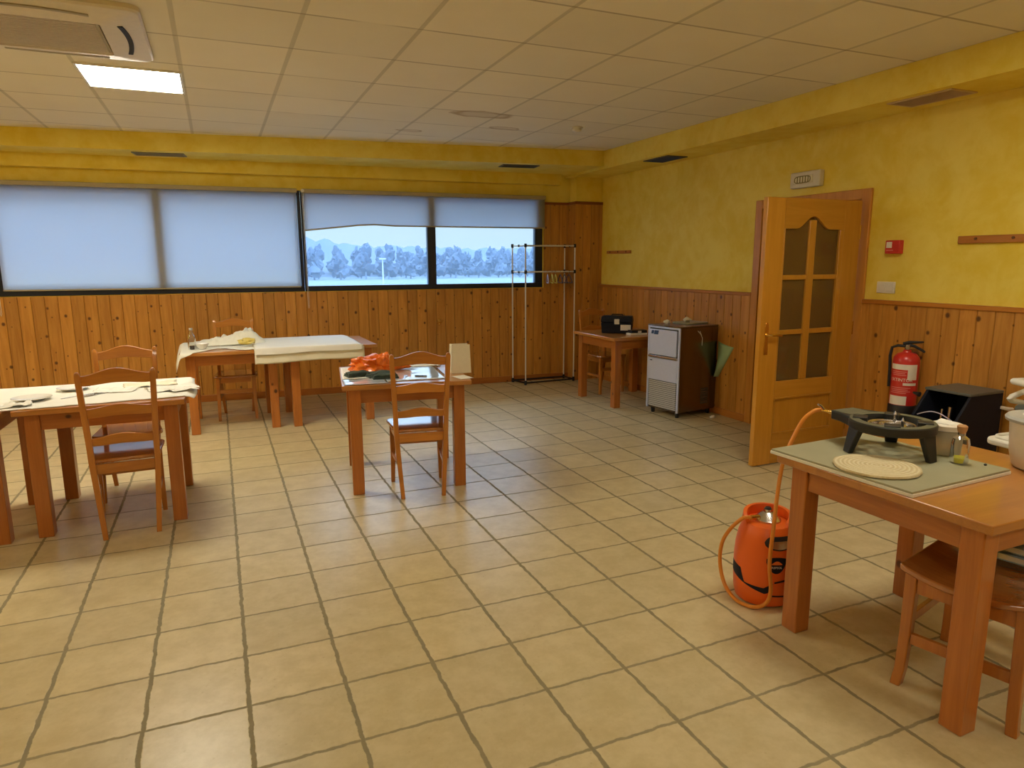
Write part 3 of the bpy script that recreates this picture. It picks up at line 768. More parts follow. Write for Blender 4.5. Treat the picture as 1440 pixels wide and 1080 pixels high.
# ------------------------------------------------------------------ tables
TH = .74
def make_table(name, label, loc, rz, group):
    t = thing(name, label, 'table', loc, rz, group)
    a = .3775; s = .075; T = .42
    obj('tabletop', MB().box(-T, T, -T, T, TH-.032, TH), 'table_top', t, bevel=.004)
    for sx in (-1, 1):
        for sy in (-1, 1):
            cx, cy_ = sx*(a-s/2), sy*(a-s/2)
            obj('leg', MB().box(cx-s/2, cx+s/2, cy_-s/2, cy_+s/2, 0, TH-.032), 'table_leg', t, bevel=.004)
    for sg in (-1, 1):
        obj('apron', MB().box(-a+s, a-s, sg*(a-.022)-.012, sg*(a-.022)+.012, TH-.125, TH-.032), 'table_x', t, bevel=.002)
        obj('apron', MB().box(sg*(a-.022)-.012, sg*(a-.022)+.012, -a+s, a-s, TH-.125, TH-.032), 'table_y', t, bevel=.002)
    return t
GT = 'square pine tables'
tb = make_table('table', 'square pine table with a paper cover standing at the left, two chairs at it', (-.635, 4.715, 0), R(-1), GT)
def put_table(loc, rz, label):
    c = copy_tree(tb); c.location = loc; c.rotation_euler = (0, 0, rz); c['label'] = label; return c
put_table((-1.512, 4.70, 0), R(-1), 'pine table cut by the left edge of the picture, pushed against the left table')
put_table((1.152, 4.672, 0), R(-8), 'bare pine table alone in the middle with an orange bag on it')
put_table((.075, 6.905, 0), 0, 'pine table below the blinds with a crumpled cloth and a bottle on it')
put_table((.94, 6.875, 0), R(1), 'pine table below the open panes under a folded white cover')
put_table((4.075, 6.335, 0), R(1), 'pine table in the far corner with a black case on it')
put_table((2.463, 1.612, 0), R(.9), 'nearest pine table at the right, carrying the black gas burner')

# ------------------------------------------------------------------ ladder back chairs
def slat(z0, z1, rise, y0, x, th=.017, bow=.018, n=14):
    """curved slat between the back posts: lower edge z0, upper edge z1 with a crown of RISE in the middle"""
    mb = MB(); rings = []
    for i in range(n+1):
        u = i/n*2-1; k = (math.cos(PI*u)+1)/2
        yy = y0 - bow*(1-u*u); lo = z0+rise*.35*k; hi = z1+rise*k
        rings.append(mb._v([(x*u, yy-th/2, lo), (x*u, yy+th/2, lo), (x*u, yy+th/2, hi), (x*u, yy-th/2, hi)]))
    mb.bm.faces.new(rings[0][::-1]); mb.bm.faces.new(rings[-1])
    for a, b in zip(rings, rings[1:]):
        for j in range(4): mb.bm.faces.new((a[j], a[(j+1) % 4], b[(j+1) % 4], b[j]))
    return mb
def py(z): return -.165 - .055*max(0, (z-.44)/.5)        # back post line above the seat
def pxx(z): return .140 + .038*min(1, z/.95)
def make_chair(label):
    t = thing('chair', label, 'chair', (0, 0, 0), 0, 'ladder back wooden chairs')
    out = []
    for i in range(9): out.append((-.172+.014*0 - .0, -.165) if False else None)
    pts = [(-.165, -.15), (.165, -.15), (.195, .12)]
    for k in range(7):
        a = k/6*PI/2; pts.append((.155+.045*math.cos(a), .165+.05*math.sin(a)))
    for k in range(7):
        a = PI/2+k/6*PI/2; pts.append((-.155+.045*math.cos(a), .165+.05*math.sin(a)))
    pts.append((-.195, .12))
    seat = MB().prism(pts, (0, 0, .424), (1, 0, 0), (0, 1, 0), (0, 0, .022))
    obj('seat', seat, 'chair_seat', t, bevel=.007, seg=3)
    fr = MB().box(-.135, .135, .158, .178, .368, .424)
    fr.box(-.146, .146, -.172, -.150, .368, .424)
    for s in (-1, 1): fr.hexa([(s*.15-.009, -.15, .372), (s*.15+.009, -.15, .372), (s*.165+.009, .16, .372), (s*.165-.009, .16, .372)], [(s*.15-.009, -.15, .424), (s*.15+.009, -.15, .424), (s*.165+.009, .16, .424), (s*.165-.009, .16, .424)])
    obj('seat_frame', fr, 'chair_x', t, bevel=.002)
    for s in (-1, 1):
        obj('leg', MB().chain([((s*.168, .172, 0), (.026, .026)), ((s*.163, .168, .2), (.032, .032)), ((s*.163, .165, .424), (.036, .036))]), 'chair', t, bevel=.003)
        sec = [((s*.132, -.20, 0), (.026, .028)), ((s*.142, -.178, .15), (.028, .031)), ((s*.152, -.165, .30), (.030, .034)), ((s*.160, -.163, .44), (.031, .036))]
        sec += [((s*pxx(z), py(z), z), (.031-.002*(z-.44), .034-.012*(z-.44))) for z in (.55, .68, .80, .925)]
        sec += [((s*pxx(.94), py(.94), .936), (.026, .024)), ((s*pxx(.95), py(.95), .948), (.014, .013))]
        obj('back_post', MB().chain(sec), 'chair', t, bevel=.003)
    for z0, z1, r in ((.872, .925, .038), (.692, .742, .022), (.532, .575, .022)):
        obj('back_slat', slat(z0, z1, r, py((z0+z1)/2), pxx((z0+z1)/2)-.010), 'chair_x', t, bevel=.003)
    for s in (-1, 1):
        obj('stretcher', MB().hexa([(s*.144-.007, -.17, .195), (s*.144+.007, -.17, .195), (s*.164+.007, .16, .195), (s*.164-.007, .16, .195)], [(s*.144-.007, -.17, .222), (s*.144+.007, -.17, .222), (s*.164+.007, .16, .222), (s*.164-.007, .16, .222)]), 'chair', t, bevel=.002)
    obj('stretcher', MB().box(-.15, .15, .161, .176, .268, .303), 'chair_x', t, bevel=.002)
    return t
ch = make_chair('wooden ladder back chair drawn up to the middle table, back to the viewer')
ch.location = (1.172, 4.335, 0); ch.rotation_euler = (0, 0, R(-9))
def put_chair(loc, rz, label):
    c = copy_tree(ch); c.location = loc; c.rotation_euler = (0, 0, rz); c['label'] = label; return c
put_chair((-.553, 4.385, 0), R(4), 'wooden ladder back chair on the near side of the left table')
put_chair((-.60, 5.03, 0), R(180+2), 'wooden ladder back chair on the far side of the left table, facing the viewer')
put_chair((.11, 7.195, 0), R(180-3), 'wooden chair tucked behind the table with the crumpled cloth')
put_chair((4.10, 6.86, 0), R(180+8), 'wooden chair behind the corner table with the black case')

# ------------------------------------------------------------------ stool under the near table
t = thing('stool', 'wooden stool with a hollowed seat pushed under the nearest right hand table', 'stool', (2.43, 1.40, 0), R(15))
def sz(u, v):
    a = (u-.5)*2; return .452 - .022*(1-a*a) + .012*abs(a)**3
sm = MB()
n = 16
top = [[sm.bm.verts.new((-.245+.49*j/n, -.20+.40*i/n, sz(i/n, j/n))) for j in range(n+1)] for i in range(n+1)]
bot = [[sm.bm.verts.new((-.245+.49*j/n, -.20+.40*i/n, sz(i/n, j/n)-.024)) for j in range(n+1)] for i in range(n+1)]
for i in range(n):
    for j in range(n):
        sm.bm.faces.new((top[i][j], top[i][j+1], top[i+1][j+1], top[i+1][j])); sm.bm.faces.new((bot[i][j], bot[i+1][j], bot[i+1][j+1], bot[i][j+1]))
for i in range(n):
    sm.bm.faces.new((top[i][0], top[i+1][0], bot[i+1][0], bot[i][0])); sm.bm.faces.new((top[i][n], bot[i][n], bot[i+1][n], top[i+1][n]))
    sm.bm.faces.new((top[0][i], bot[0][i], bot[0][i+1], top[0][i+1])); sm.bm.faces.new((top[n][i], top[n][i+1], bot[n][i+1], bot[n][i]))
obj('seat', sm, 'stool_seat', t, bevel=.006)
for sx in (-1, 1):
    for sy in (-1, 1):
        obj('leg', MB().chain([((sx*.228, sy*.178, 0), (.036, .034)), ((sx*.216, sy*.172, .06), (.036, .034)), ((sx*.21, sy*.168, .2), (.038, .036)), ((sx*.21, sy*.165, .43 if True else 0), (.040, .040))]), 'stool', t, bevel=.004)
for sx in (-1, 1):
    obj('apron', MB().box(sx*.212-.010, sx*.212+.010, -.146, .146, .36, .415), 'stool', t, bevel=.002)
    obj('stretcher', MB().box(sx*.212-.009, sx*.212+.009, -.15, .15, .165, .205), 'stool', t, bevel=.002)
for sy in (-1, 1):
    obj('apron', MB().box(-.19, .19, sy*.168-.010, sy*.168+.010, .36, .415), 'stool', t, bevel=.002)
    obj('stretcher', MB().box(-.19, .19, sy*.168-.008, sy*.168+.008, .23, .265), 'stool', t, bevel=.002)
for i, (dx, dz, rz, l) in enumerate(((0, .464, 12, 'lower grey covered book lying on the stool'), (.012, .494, 15, 'upper grey blue book on top of the stool'))):
    b = thing('book', l, 'book', (2.615+dx, 1.385, dz-.004), R(rz), 'books on the stool')
    obj('pages', MB().box(-.105, .105, -.13, .13, .003, .023), 'page', b)
    obj('cover', MB().box(-.11, .11, -.135, .135, 0, .003).box(-.11, .11, -.135, .135, .023, .026).box(.105, .11, -.135, .135, .003, .023), 'book_blue', b, bevel=.001)

# ------------------------------------------------------------------ left table: paper cover and what lies on it
def front_edge(x): return 4.31 + .06*max(0, (x+1.1)/.9) + .006*math.sin(x*23) + .004*math.sin(x*61)
def cover_fn(u, v):
    x = -1.92+(1.745)*u; x += .012*math.sin(v*5)*u
    y0 = front_edge(x); y = y0+(5.095-y0)*v
    z = TH+.0035+.0015*noise.noise(Vector((x*5, y*5, 0)))
    if x > -.215: z -= (x+.215)*.5
    return (x, y, z)
tag(obj('tablecloth', MB().grid(70, 30, cover_fn), 'paper', solid=.002), 'long white paper cover spread over the two tables at the left', 'tablecloth')
def plate(x, y, z, r, label):
    t = obj('plate', MB().lathe([(0, .004), (r*.62, .004), (r*.70, .008), (r, .018), (r*1.0, .0205), (r*.69, .0115), (r*.6, .0075), (0, .0075)], n=40), 'porcelain', loc=(x, y, z))
    return tag(t, label, 'plate', 'plates on the left table')
plate(-1.02, 4.585, TH+.004, .10, 'white plate left of the knife and fork on the left table')
plate(-.86, 4.86, TH+.004, .09, 'white plate farther back behind the near chair on the left table')
def fork(x, y, z, rz, label, g):
    t = thing('fork', label, 'fork', (x, y, z), rz, g)
    obj('handle', MB().hexa([(-.09, -.006, .001), (.02, -.003, .003), (.02, .003, .003), (-.09, .006, .001)], [(-.09, -.006, .003), (.02, -.003, .006), (.02, .003, .006), (-.09, .006, .003)]), 'steel', t)
    tn = MB().box(.02, .055, -.011, .011, .002, .004)
    for k in range(4): tn.box(.055, .09, -.011+k*.0063, -.008+k*.0063, .002, .004)
    obj('tines', tn, 'steel', t)
    return t
def knife(x, y, z, rz, label, g):
    t = thing('knife', label, 'knife', (x, y, z), rz, g)
    obj('handle', MB().tube([(-.1, 0, .004), (-.03, 0, .004), (0, 0, .004)], [.006, .006, .004], 8), 'steel', t)
    obj('blade', MB().prism([(0, -.004), (.09, -.005), (.11, .004), (0, .007)], (0, 0, .003), (1, 0, 0), (0, 1, 0), (0, 0, .0015)), 'steel', t)
    return t
fork(-.80, 4.60, TH+.005, R(35), 'fork on the left table nearest to the plate', 'cutlery on the left table')
knife(-.71, 4.60, TH+.005, R(40), 'knife on the left table beside the chair post', 'cutlery on the left table')
def crumple(label, cx, cy_, lx, ly, h, seed, rz=0, mat='paper', name='paper_napkin', cat='napkin', group='loose papers on the left table', z0=TH+.006, fold=0, n=22):
    def fn(u, v):
        x = (u-.5)*lx; y = (v-.5)*ly
        e = 1 if not fold else min(1, 6*min(u, 1-u, v, 1-v)+.15)
        q = abs(noise.noise(Vector((x*13+seed, y*13, seed*2.1)))) + .5*abs(noise.noise(Vector((x*31+seed, y*31, seed))))
        x2 = x+.012*noise.noise(Vector((y*18, seed, 2))); y2 = y+.012*noise.noise(Vector((x*18, seed, 5)))
        return (x2, y2, z0+h*q*1.3*e)
    o = obj(name, MB().grid(n, n, fn), mat, loc=(cx, cy_, 0), rz=rz, solid=.0012)
    return tag(o, label, cat, group)
crumple('crumpled white napkin at the front edge of the left table, before the plate', -1.12, 4.43, .26, .14, .022, 3, .2)
crumple('white paper sheet lying behind the near chair back on the left table', -.62, 4.74, .24, .20, .010, 5, -.1)
crumple('grey shaded paper sheet by the right post of the near chair on the left table', -.44, 4.86, .30, .18, .012, 8, .1, mat='paper_cream')
crumple('creased white sheet on the right front corner of the left table', -.30, 4.66, .28, .20, .016, 11, .25)
crumple('small torn paper hanging at the right corner of the left table', -.235, 4.56, .16, .10, .016, 14, .4)

# ------------------------------------------------------------------ table below the blinds
def ca(u, v):
    x = -.375+.67*u
    yf = 6.455 + .16*max(0, min(1, (u-.18)/.25)) + .10*math.sin(max(0, u-.35)*9) - .03*u
    y = yf+(7.345-yf)*v
    z = TH+.004+.006*abs(noise.noise(Vector((x*7, y*7, 1))))
    if u < .05: z -= (.05-u)*(.4+1.7*(1-v)**2)
    if u < .22: z -= max(0, 6.481-y)*2.2*(1-u/.22)
    return (x, y, z)
tag(obj('tablecloth', MB().grid(50, 40, ca), 'cloth', solid=.002), 'pale cloth pulled askew over the table below the blinds, hanging at its left corner', 'tablecloth')
def heap(u, v):
    x = -.24+.64*u; y = 6.86+.44*v
    e = min(1, 4*min(u, 1-u))*min(1, 4*min(v, 1-v))
    h = .045+.05*math.exp(-((u-.78)/.25)**2)+.05*abs(noise.noise(Vector((x*9, y*9, 4))))+.05*abs(noise.noise(Vector((x*20, y*6, 7))))
    return (x+.02*noise.noise(Vector((y*10, 1, 1))), y, TH+.016+h*e*(.45+.75*u))
tag(obj('crumpled_cloth', MB().grid(46, 40, heap), 'cloth', solid=.002), 'crumpled off white cloth heaped on the table below the blinds', 'cloth')
t = thing('glass_bottle', 'small clear glass bottle standing on the table below the blinds', 'bottle', (-.245, 6.70, TH+.006))
obj('body', MB().lathe([(0, .002), (.030, .002), (.033, .008), (.033, .10), (.028, .125), (.013, .15), (.012, .175), (.014, .178)], n=24), 'clear_glass', t)
obj('cap', MB().cyl((0, 0, .176), (0, 0, .194), .015, n=16), 'lid_grey', t)
obj('contents', MB().lathe([(0, .004), (.029, .004), (.030, .035), (0, .035)], n=24), 'cola', t) if 'cola' in MAT else None
tag(obj('bowl', MB().lathe([(0, .003), (.028, .003), (.045, .025), (.058, .052), (.056, .053), (.042, .027), (.026, .008), (0, .008)], n=32), 'porcelain', loc=(-.165, 6.70, TH+.006)), 'small white bowl beside the glass bottle', 'bowl')
knife(-.02, 6.76, TH+.018, R(8), 'knife lying right of the white bowl below the blinds', None)
o = tag(obj('wrapper', MB().blob((0, 0, .035), (.07, .045, .03), 3, .45, 4, 4, flat=.002), 'yellow_wrap', loc=(.22, 6.74, TH+.022)), 'crumpled yellow wrapper in front of the heaped cloth', 'wrapper')

# ------------------------------------------------------------------ table below the open panes: folded cover
def cb(layer):
    z0 = TH+.004+layer*.012; y0 = 6.425-.006*layer; x0 = .262+layer*.006; x1 = 1.235-layer*.012; drop = (.125, .055)[layer]
    def fn(u, v):
        x = x0+(x1-x0)*u
        wv = .004*math.sin(u*21+layer*2)+.003*math.sin(u*47)
        if v < .25:
            k = v/.25; return (x, y0-.012+.010*k+wv*.6*(1-k), z0-drop*(1-k)*(1-.1*u)-.004*(1-k)*math.sin(u*9))
        k = (v-.25)/.75; y = y0+(7.27-y0)*k
        zz = z0+.002*noise.noise(Vector((x*6, y*6, layer)))
        xx = x
        if u > .95: zz -= (u-.95)*.3
        return (xx, y, zz)
    return fn
t = thing('table_cover', 'thick folded white cover over the table below the open panes, hanging over its front', 'tablecloth', (0, 0, 0))
obj('lower_fold', MB().grid(48, 32, cb(0)), 'paper_cream', t, solid=.006)
obj('upper_fold', MB().grid(48, 32, cb(1)), 'paper', t, solid=.010)

# ------------------------------------------------------------------ middle table
MC = Vector((1.152, 4.672, 0)); MR = R(-8)
def mt(x, y, z=0): c, s = math.cos(MR), math.sin(MR); return (MC.x+c*x-s*y, MC.y+s*x+c*y, TH+z)
def sheet(label, x, y, lx, ly, rz, z, mat='paper', curl=.003, seed=1, grp='papers on the middle table', name='paper_sheet'):
    def fn(u, v): return ((u-.5)*lx, (v-.5)*ly, curl*abs(noise.noise(Vector((u*3+seed, v*3, seed))))+.001)
    return tag(obj(name, MB().grid(14, 14, fn), mat, loc=mt(x, y, z), rz=MR+rz, solid=.001), label, 'paper', grp)
sheet('white paper under the orange bag at the left of the middle table', -.30, .10, .22, .52, .0, .001, seed=2)
sheet('white paper at the front left corner of the middle table', -.27, -.29, .28, .22, .05, .003, mat='sheen_sheet', seed=5)
sheet('bluish sheet standing for the window reflection on the middle table top', .05, -.02, .46, .62, .02, .002, mat='sheen_sheet', seed=3)  # stands in for the window mirrored in the bare varnish
sheet('narrow white strip at the back of the middle table', .17, .30, .30, .12, .0, .005, seed=7)
sheet('white scrap at the right front corner of the middle table', .38, -.30, .10, .14, .3, .001, seed=9)
o = tag(obj('plastic_bag', MB().blob((-.03, 0, .045), (.13, .12, .065), 4, .5, 3.2, 2, flat=.001).blob((.07, -.03, .055), (.065, .06, .075), 4, .45, 3.5, 6, flat=.001).blob((.17, .03, .035), (.09, .05, .04), 3, .5, 4, 9, flat=.001), 'orange_bag', loc=mt(-.19, .12, .004), rz=MR), 'crumpled bright orange plastic bag on the middle table', 'bag')
def folded(label, x, y, lx, ly, h, rz, seed, z=.006):
    mb = MB()
    for k in range(3):
        def fn(u, v, k=k):
            q = 1-.06*k
            e = min(1, 5*min(u, 1-u))*min(1, 5*min(v, 1-v))
            return ((u-.5)*lx*q+.01*noise.noise(Vector((v*4, k, seed))), (v-.5)*ly*q, .004+k*h/3+e*.008+.006*noise.noise(Vector((u*4+seed, v*4, k))))
        mb.grid(14, 10, fn)
    return tag(obj('work_glove', mb, 'green_cloth', loc=mt(x, y, z), rz=MR+rz, solid=.009), label, 'glove', 'dark green gloves on the middle table')
folded('dark green folded glove at the left rim of the middle table', -.30, -.06, .17, .10, .022, .3, 2)
folded('dark green glove in front of the orange bag', -.15, -.12, .19, .10, .028, .45, 5)
folded('dark green folded glove nearest the front edge of the middle table', -.13, -.20, .17, .09, .022, .1, 8)
t = thing('marker_pen', 'short black marker lying on the reflection sheet behind the chair back', 'pen', mt(.11, -.20, .010), MR+R(-20))
obj('barrel', MB().cyl((-.04, 0, -.003), (.02, 0, -.003), .005, n=12), 'rubber', t)
obj('cap', MB().cyl((.02, 0, -.003), (.042, 0, -.003), .0055, .0045, n=12), 'case_grey', t)
fork(*mt(0, -.22, .004), R(70), 'fork beside the chair back post on the middle table', None)
# upright folded paper bag
t = thing('paper_bag', 'cream paper bag standing open on the right side of the middle table', 'paper bag', mt(.405, -.08, .001), MR)
pb = MB()
w0, w1, d0, hh = .072, .064, .045, .20
for s in (-1, 1): pb.bm.faces.new(pb._v([(-w0, s*d0, 0), (w0, s*d0, 0), (w1, s*d0*.9, hh), (-w1, s*d0*.9, hh)]))
for s in (-1, 1):
    a = pb._v([(s*w0, -d0, 0), (s*w0, d0, 0), (s*w1, d0*.9, hh), (s*w1, -d0*.9, hh), (s*(w0-.004), 0, .10), (s*(w1-.03), 0, hh)])
    for f in ((0, 1, 4), (0, 4, 5, 3), (1, 2, 5, 4)): pb.bm.faces.new([a[i] for i in f])
pb.bm.faces.new(pb._v([(-w0, -d0, .001), (w0, -d0, .001), (w0, d0, .001), (-w0, d0, .001)]))
obj('bag_wall', pb, 'paper_cream', t, solid=.0012, smooth=False)
obj('folded_rim', MB().box(-w1-.001, w1+.001, -d0*.92-.002, -d0*.9, hh-.022, hh+.001), 'paper_cream', t)

# ------------------------------------------------------------------ garment rack with hangers
t = thing('garment_rack', 'tall thin white metal garment rack standing before the corner pillar', 'garment rack', (0, 0, 0))
FL, FR, BL, BR = Vector((3.435, 7.585, 0)), Vector((4.12, 7.61, 0)), Vector((3.375, 7.845, 0)), Vector((4.09, 7.825, 0))
for c in (FL, FR, BL, BR): obj('post', MB().cyl(tuple(c+Vector((0, 0, .02))), tuple(c+Vector((0, 0, 1.715))), .0085, n=12), 'rack_metal', t)
for z, nm in ((1.70, 'top_rail'), (1.385, 'hanging_rail')):
    q = MB()
    for a, b in ((FL, FR), (BL, BR), (FL, BL), (FR, BR)): q.cyl(tuple(a+Vector((0, 0, z))), tuple(b+Vector((0, 0, z))), .0075, n=10)
    obj(nm, q, 'rack_metal', t)
    k = MB()
    for c in (FL, FR, BL, BR): k.lathe([(0, -.022), (.015, -.022), (.017, 0), (.015, .022), (0, .022)], tuple(c+Vector((0, 0, z))), n=14)
    for a, b in ((FL, BL), (FR, BR)): m_ = (a+b)/2; k.lathe([(0, -.016), (.013, -.016), (.013, .012), (0, .012)], tuple(m_+Vector((0, 0, z))), n=12)
    obj('joint', k, 'rubber', t)
q = MB()
for a, b in ((FL, FR), (FL, BL), (FR, BR), (BL, BR)): q.cyl(tuple(a+Vector((0, 0, .024))), tuple(b+Vector((0, 0, .024))), .010, n=10)
obj('bottom_frame', q, 'rubber', t)
k = MB()
for c in (FL, FR, BL, BR): k.lathe([(0, 0), (.016, 0), (.017, .05), (.010, .055), (0, .055)], tuple(c), n=14)
obj('foot', k, 'rubber', t)
def hanger(s, mat, label, rz):
    p = FL.lerp(FR, s)*.5+BL.lerp(BR, s)*.5 if False else FL.lerp(FR, s)+Vector((0, 0, 1.385))
    t = thing('coat_hanger', label, 'hanger', tuple(p), -.38+.25*(rz-.15), 'plastic hangers on the rack')
    hook = [(0, .012*math.cos(a)-.0*a, .0+.012*math.sin(a)) for a in [(-.3+i*.42) for i in range(10)]]
    pts = [(0, .011*math.sin(a), .0055*0+.011*math.cos(a)) for a in [-1.9+i*.36 for i in range(10)]] + [(0, .006, -.02), (0, 0, -.035)]
    obj('hook', MB().tube(pts, .003, 6), 'steel', t)
    obj('shoulder', MB().tube([(0, 0, -.035), (0, .05, -.05), (0, .12, -.09), (0, .165, -.125), (0, .150, -.135), (0, 0, -.135), (0, -.150, -.135), (0, -.165, -.125), (0, -.12, -.09), (0, -.05, -.05)], .006, 8, closed=True), mat, t)
for s, mt_, l, rz in ((.44, 'hanger_lilac', 'lilac plastic hanger, leftmost on the rack', .15), (.53, 'hanger_yellow', 'yellow hanger next to the lilac one on the rack', .2), (.60, 'hanger_yellow', 'yellow hanger nearer the dark hangers on the rack', .25),
    (.70, 'hanger_dark', 'dark blue hanger beside the yellow ones on the rack', .5), (.79, 'hanger_dark', 'dark blue hanger in the middle of the dark ones on the rack', .6), (.88, 'hanger_dark', 'dark blue hanger nearest the right post of the rack', .7)):
    hanger(s, mt_, l, rz)

# ------------------------------------------------------------------ corner table things
t = thing('tool_case', 'black case with a pale latch and a white label on the corner table', 'case', (3.985, 6.375, TH), R(-38))
obj('body', MB().post((0, 0, .0), (.315, .15), (0, 0, .115), (.335, .165)), 'navy', t, bevel=.008)
obj('lid', MB().post((0, 0, .118), (.342, .172), (0, 0, .185), (.325, .155)), 'navy', t, bevel=.010)
obj('latch', MB().box(-.022, .032, -.094, -.078, .10, .155), 'page', t, bevel=.003)
obj('paper_label', MB().box(.045, .155, -.0885, -.084, .035, .095), 'label_white', t)
obj('carry_handle', MB().tube([(-.06, 0, .186), (-.055, 0, .20), (.055, 0, .20), (.06, 0, .186)], .007, 8), 'rubber', t)
t = thing('small_box', 'small black and white box beside the black case, nearest the ice machine', 'box', (4.07, 6.12, TH), R(-5))
obj('base', MB().box(-.10, .10, -.05, .05, 0, .02), 'label_white', t, bevel=.003)
obj('top', MB().box(-.085, .10, -.046, .046, .02, .05), 'rubber', t, bevel=.004)
obj('tab', MB().box(-.01, .03, -.049, -.045, .022, .045), 'label_white', t)

# ------------------------------------------------------------------ ice machine
t = thing('ice_machine', 'stainless under counter ice machine standing against the right wall', 'ice machine', (4.0, 5.28, 0), R(8.6))
Wd, Dp, Z0, Z1 = .435, .52, .055, .893        # local: x into the room's wall (depth), y along the front
obj('cabinet', MB().box(.012, Dp, 0, Wd, Z0, Z1-.012), 'steel_side', t, bevel=.004)
obj('top_panel', MB().box(-.002, Dp, -.002, Wd+.002, Z1-.012, Z1), 'steel_side', t, bevel=.003)
obj('front_frame', MB().box(-.002, .012, 0, .022, Z0, Z1-.012).box(-.002, .012, Wd-.022, Wd, Z0, Z1-.012).box(-.002, .012, .022, Wd-.022, Z1-.03, Z1-.012), 'steel_front', t, bevel=.002)
obj('gasket', MB().box(.002, .011, .024, Wd-.024, .585, Z1-.032), 'rubber', t)
dr = obj('upper_door', MB().box(-.012, .004, .034, Wd-.034, .60, Z1-.042), 'steel_front', t, bevel=.004)
lg = MB()
lg.prism([(0, 0), (.034, 0), (.044, .034), (.010, .034)], (-.0135, Wd-.055, .805), (0, -1, 0), (0, 0, 1), (.001, 0, 0))
lg.prism([(.040, -.004), (.098, -.004), (.108, .036), (.050, .036)], (-.0135, Wd-.055, .805), (0, -1, 0), (0, 0, 1), (.001, 0, 0))
part_label(obj('badge', lg, 'blue_label', dr), 'blue slanted badge')
obj('grip_strip', MB().box(-.016, .006, .024, Wd-.024, .572, .594), 'steel', dr, bevel=.003)
lp = obj('lower_panel', MB().box(-.006, .011, .022, Wd-.022, .348, .566), 'steel_front', t, bevel=.003)
obj('badge', MB().box(-.0072, -.005, Wd-.075, Wd-.045, .535, .545), 'blue_label', lp)
gl = obj('grille', MB().box(.004, .011, .024, Wd-.024, .072, .345), 'rubber', t)
for k in range(14):
    z = .08+k*.0192
    obj('louvre', MB().cbox((-.001, Wd/2-.004, z+.008), (.013, Wd-.062, .0035), Euler((0, .7, 0))).cbox((-.005, Wd/2-.004, z+.003), (.004, Wd-.062, .009)), 'louvre', gl)
for y in (.05, Wd-.05):
    for x in (.05, Dp-.05): obj('foot', MB().cyl((x, y, 0), (x, y, Z0+.002), .018, .022, n=14), 'rubber', t)
vs = MB()
for k in range(8): vs.box(.31, .41, -.0025, .0, .12+k*.02, .134+k*.02)
obj('side_vent', vs, 'vent_dark', t)
sc = MB().tube([(.235, -.001, .845), (.275, -.001, .81), (.30, -.001, .775), (.30, -.001, .70)], .003, 5).tube([(.262, -.001, .84), (.288, -.001, .80)], .004, 5)
part_label(obj('scratch', sc, 'label_white', t), 'pale scuff mark')
tag(obj('tray_lid', MB().prism(rrect(.14, .05), (0, 0, 0), (1.05, 0, 0), (0, .9, 0), (0, 0, .014)), 'slab', loc=(4.36, 5.60, Z1), rz=R(8), bevel=.004), 'flat grey green lid lying on top of the ice machine', 'lid')
tag(obj('paper_wad', MB().blob((0, 0, .02), (.03, .025, .022), 2, .5, 5, 1, flat=0), 'paper_cream', loc=(4.09, 5.62, Z1)), 'crumpled cream paper at the front of the ice machine top', 'paper', 'paper wads on the ice machine')
tag(obj('paper_wad', MB().blob((0, 0, .022), (.045, .028, .024), 2, .5, 5, 3, flat=0), 'paper_cream', loc=(4.32, 5.60, Z1+.0145)), 'crumpled cream paper on the grey lid of the ice machine', 'paper', 'paper wads on the ice machine')
tag(obj('paper_scrap', MB().blob((0, 0, .012), (.032, .022, .014), 2, .4, 5, 6, flat=0), 'paper', loc=(4.35, 5.185, 0)), 'small white crumpled paper on the floor before the ice machine', 'paper')
gs = MB().grid(14, 10, lambda u, v: (4.512-.05*math.sin(v*PI)*(1-.6*u), 5.345-.225*v*(.12+.88*u), .38+.35*u-.04*v*u))
tag(obj('plastic_sheet', gs, 'green_plastic', solid=.002), 'pale green plastic sheet wedged between the ice machine and the wall', 'plastic sheet')

# ------------------------------------------------------------------ dark cabinet by the wall
t = thing('cabinet', 'black metal cabinet with a sloping open front standing by the right wall', 'cabinet', (4.125, 2.60, 0), R(1))
cw, cd, chh = .285, .31, .70                    # y width, x depth, height
prof = [(-.12, 0), (cd, 0), (cd, chh), (.0, chh), (-.12, chh-.15), (-.12, chh-.20)]
for y in (0, cw-.018): obj('side_panel', MB().prism(prof, (0, y, 0), (1, 0, 0), (0, 0, 1), (0, .018, 0)), 'navy', t, bevel=.003)
obj('top_panel', MB().box(-.012, cd, -.003, cw+.003, chh-.001, chh+.016), 'case_grey', t, bevel=.004)
obj('back_panel', MB().box(cd-.015, cd-.001, .018, cw-.018, 0, chh-.001), 'navy', t)
obj('front_panel', MB().box(-.115, -.10, .018, cw-.018, 0, .40), 'navy', t)
obj('inner_shelf', MB().box(-.115, cd-.015, .018, cw-.018, .40, .415), 'navy', t)
obj('inner_bar', MB().tube([(-.05, .10, .415), (-.03, .10, .62)], .012, 8).tube([(-.05, .15, .415), (-.03, .15, .60)], .009, 8), 'steel', t)
obj('bail_handle', MB().tube([(-.115, .03+.22*i/14, chh-.145+.035*math.sin(PI*i/14)) for i in range(15)], .0035, 8), 'hanger_lilac', t)
obj('side_knob', MB().cyl((-.06, cw, chh-.03), (-.06, cw+.045, chh-.025), .016, .006, 12), 'rubber', t)
obj('cable_plug', MB().tube([(cd-.02, -.005, .61), (cd+.02, -.03, .60), (cd+.05, -.035, .60)], [.010, .012, .008], 8), 'label_white', t)

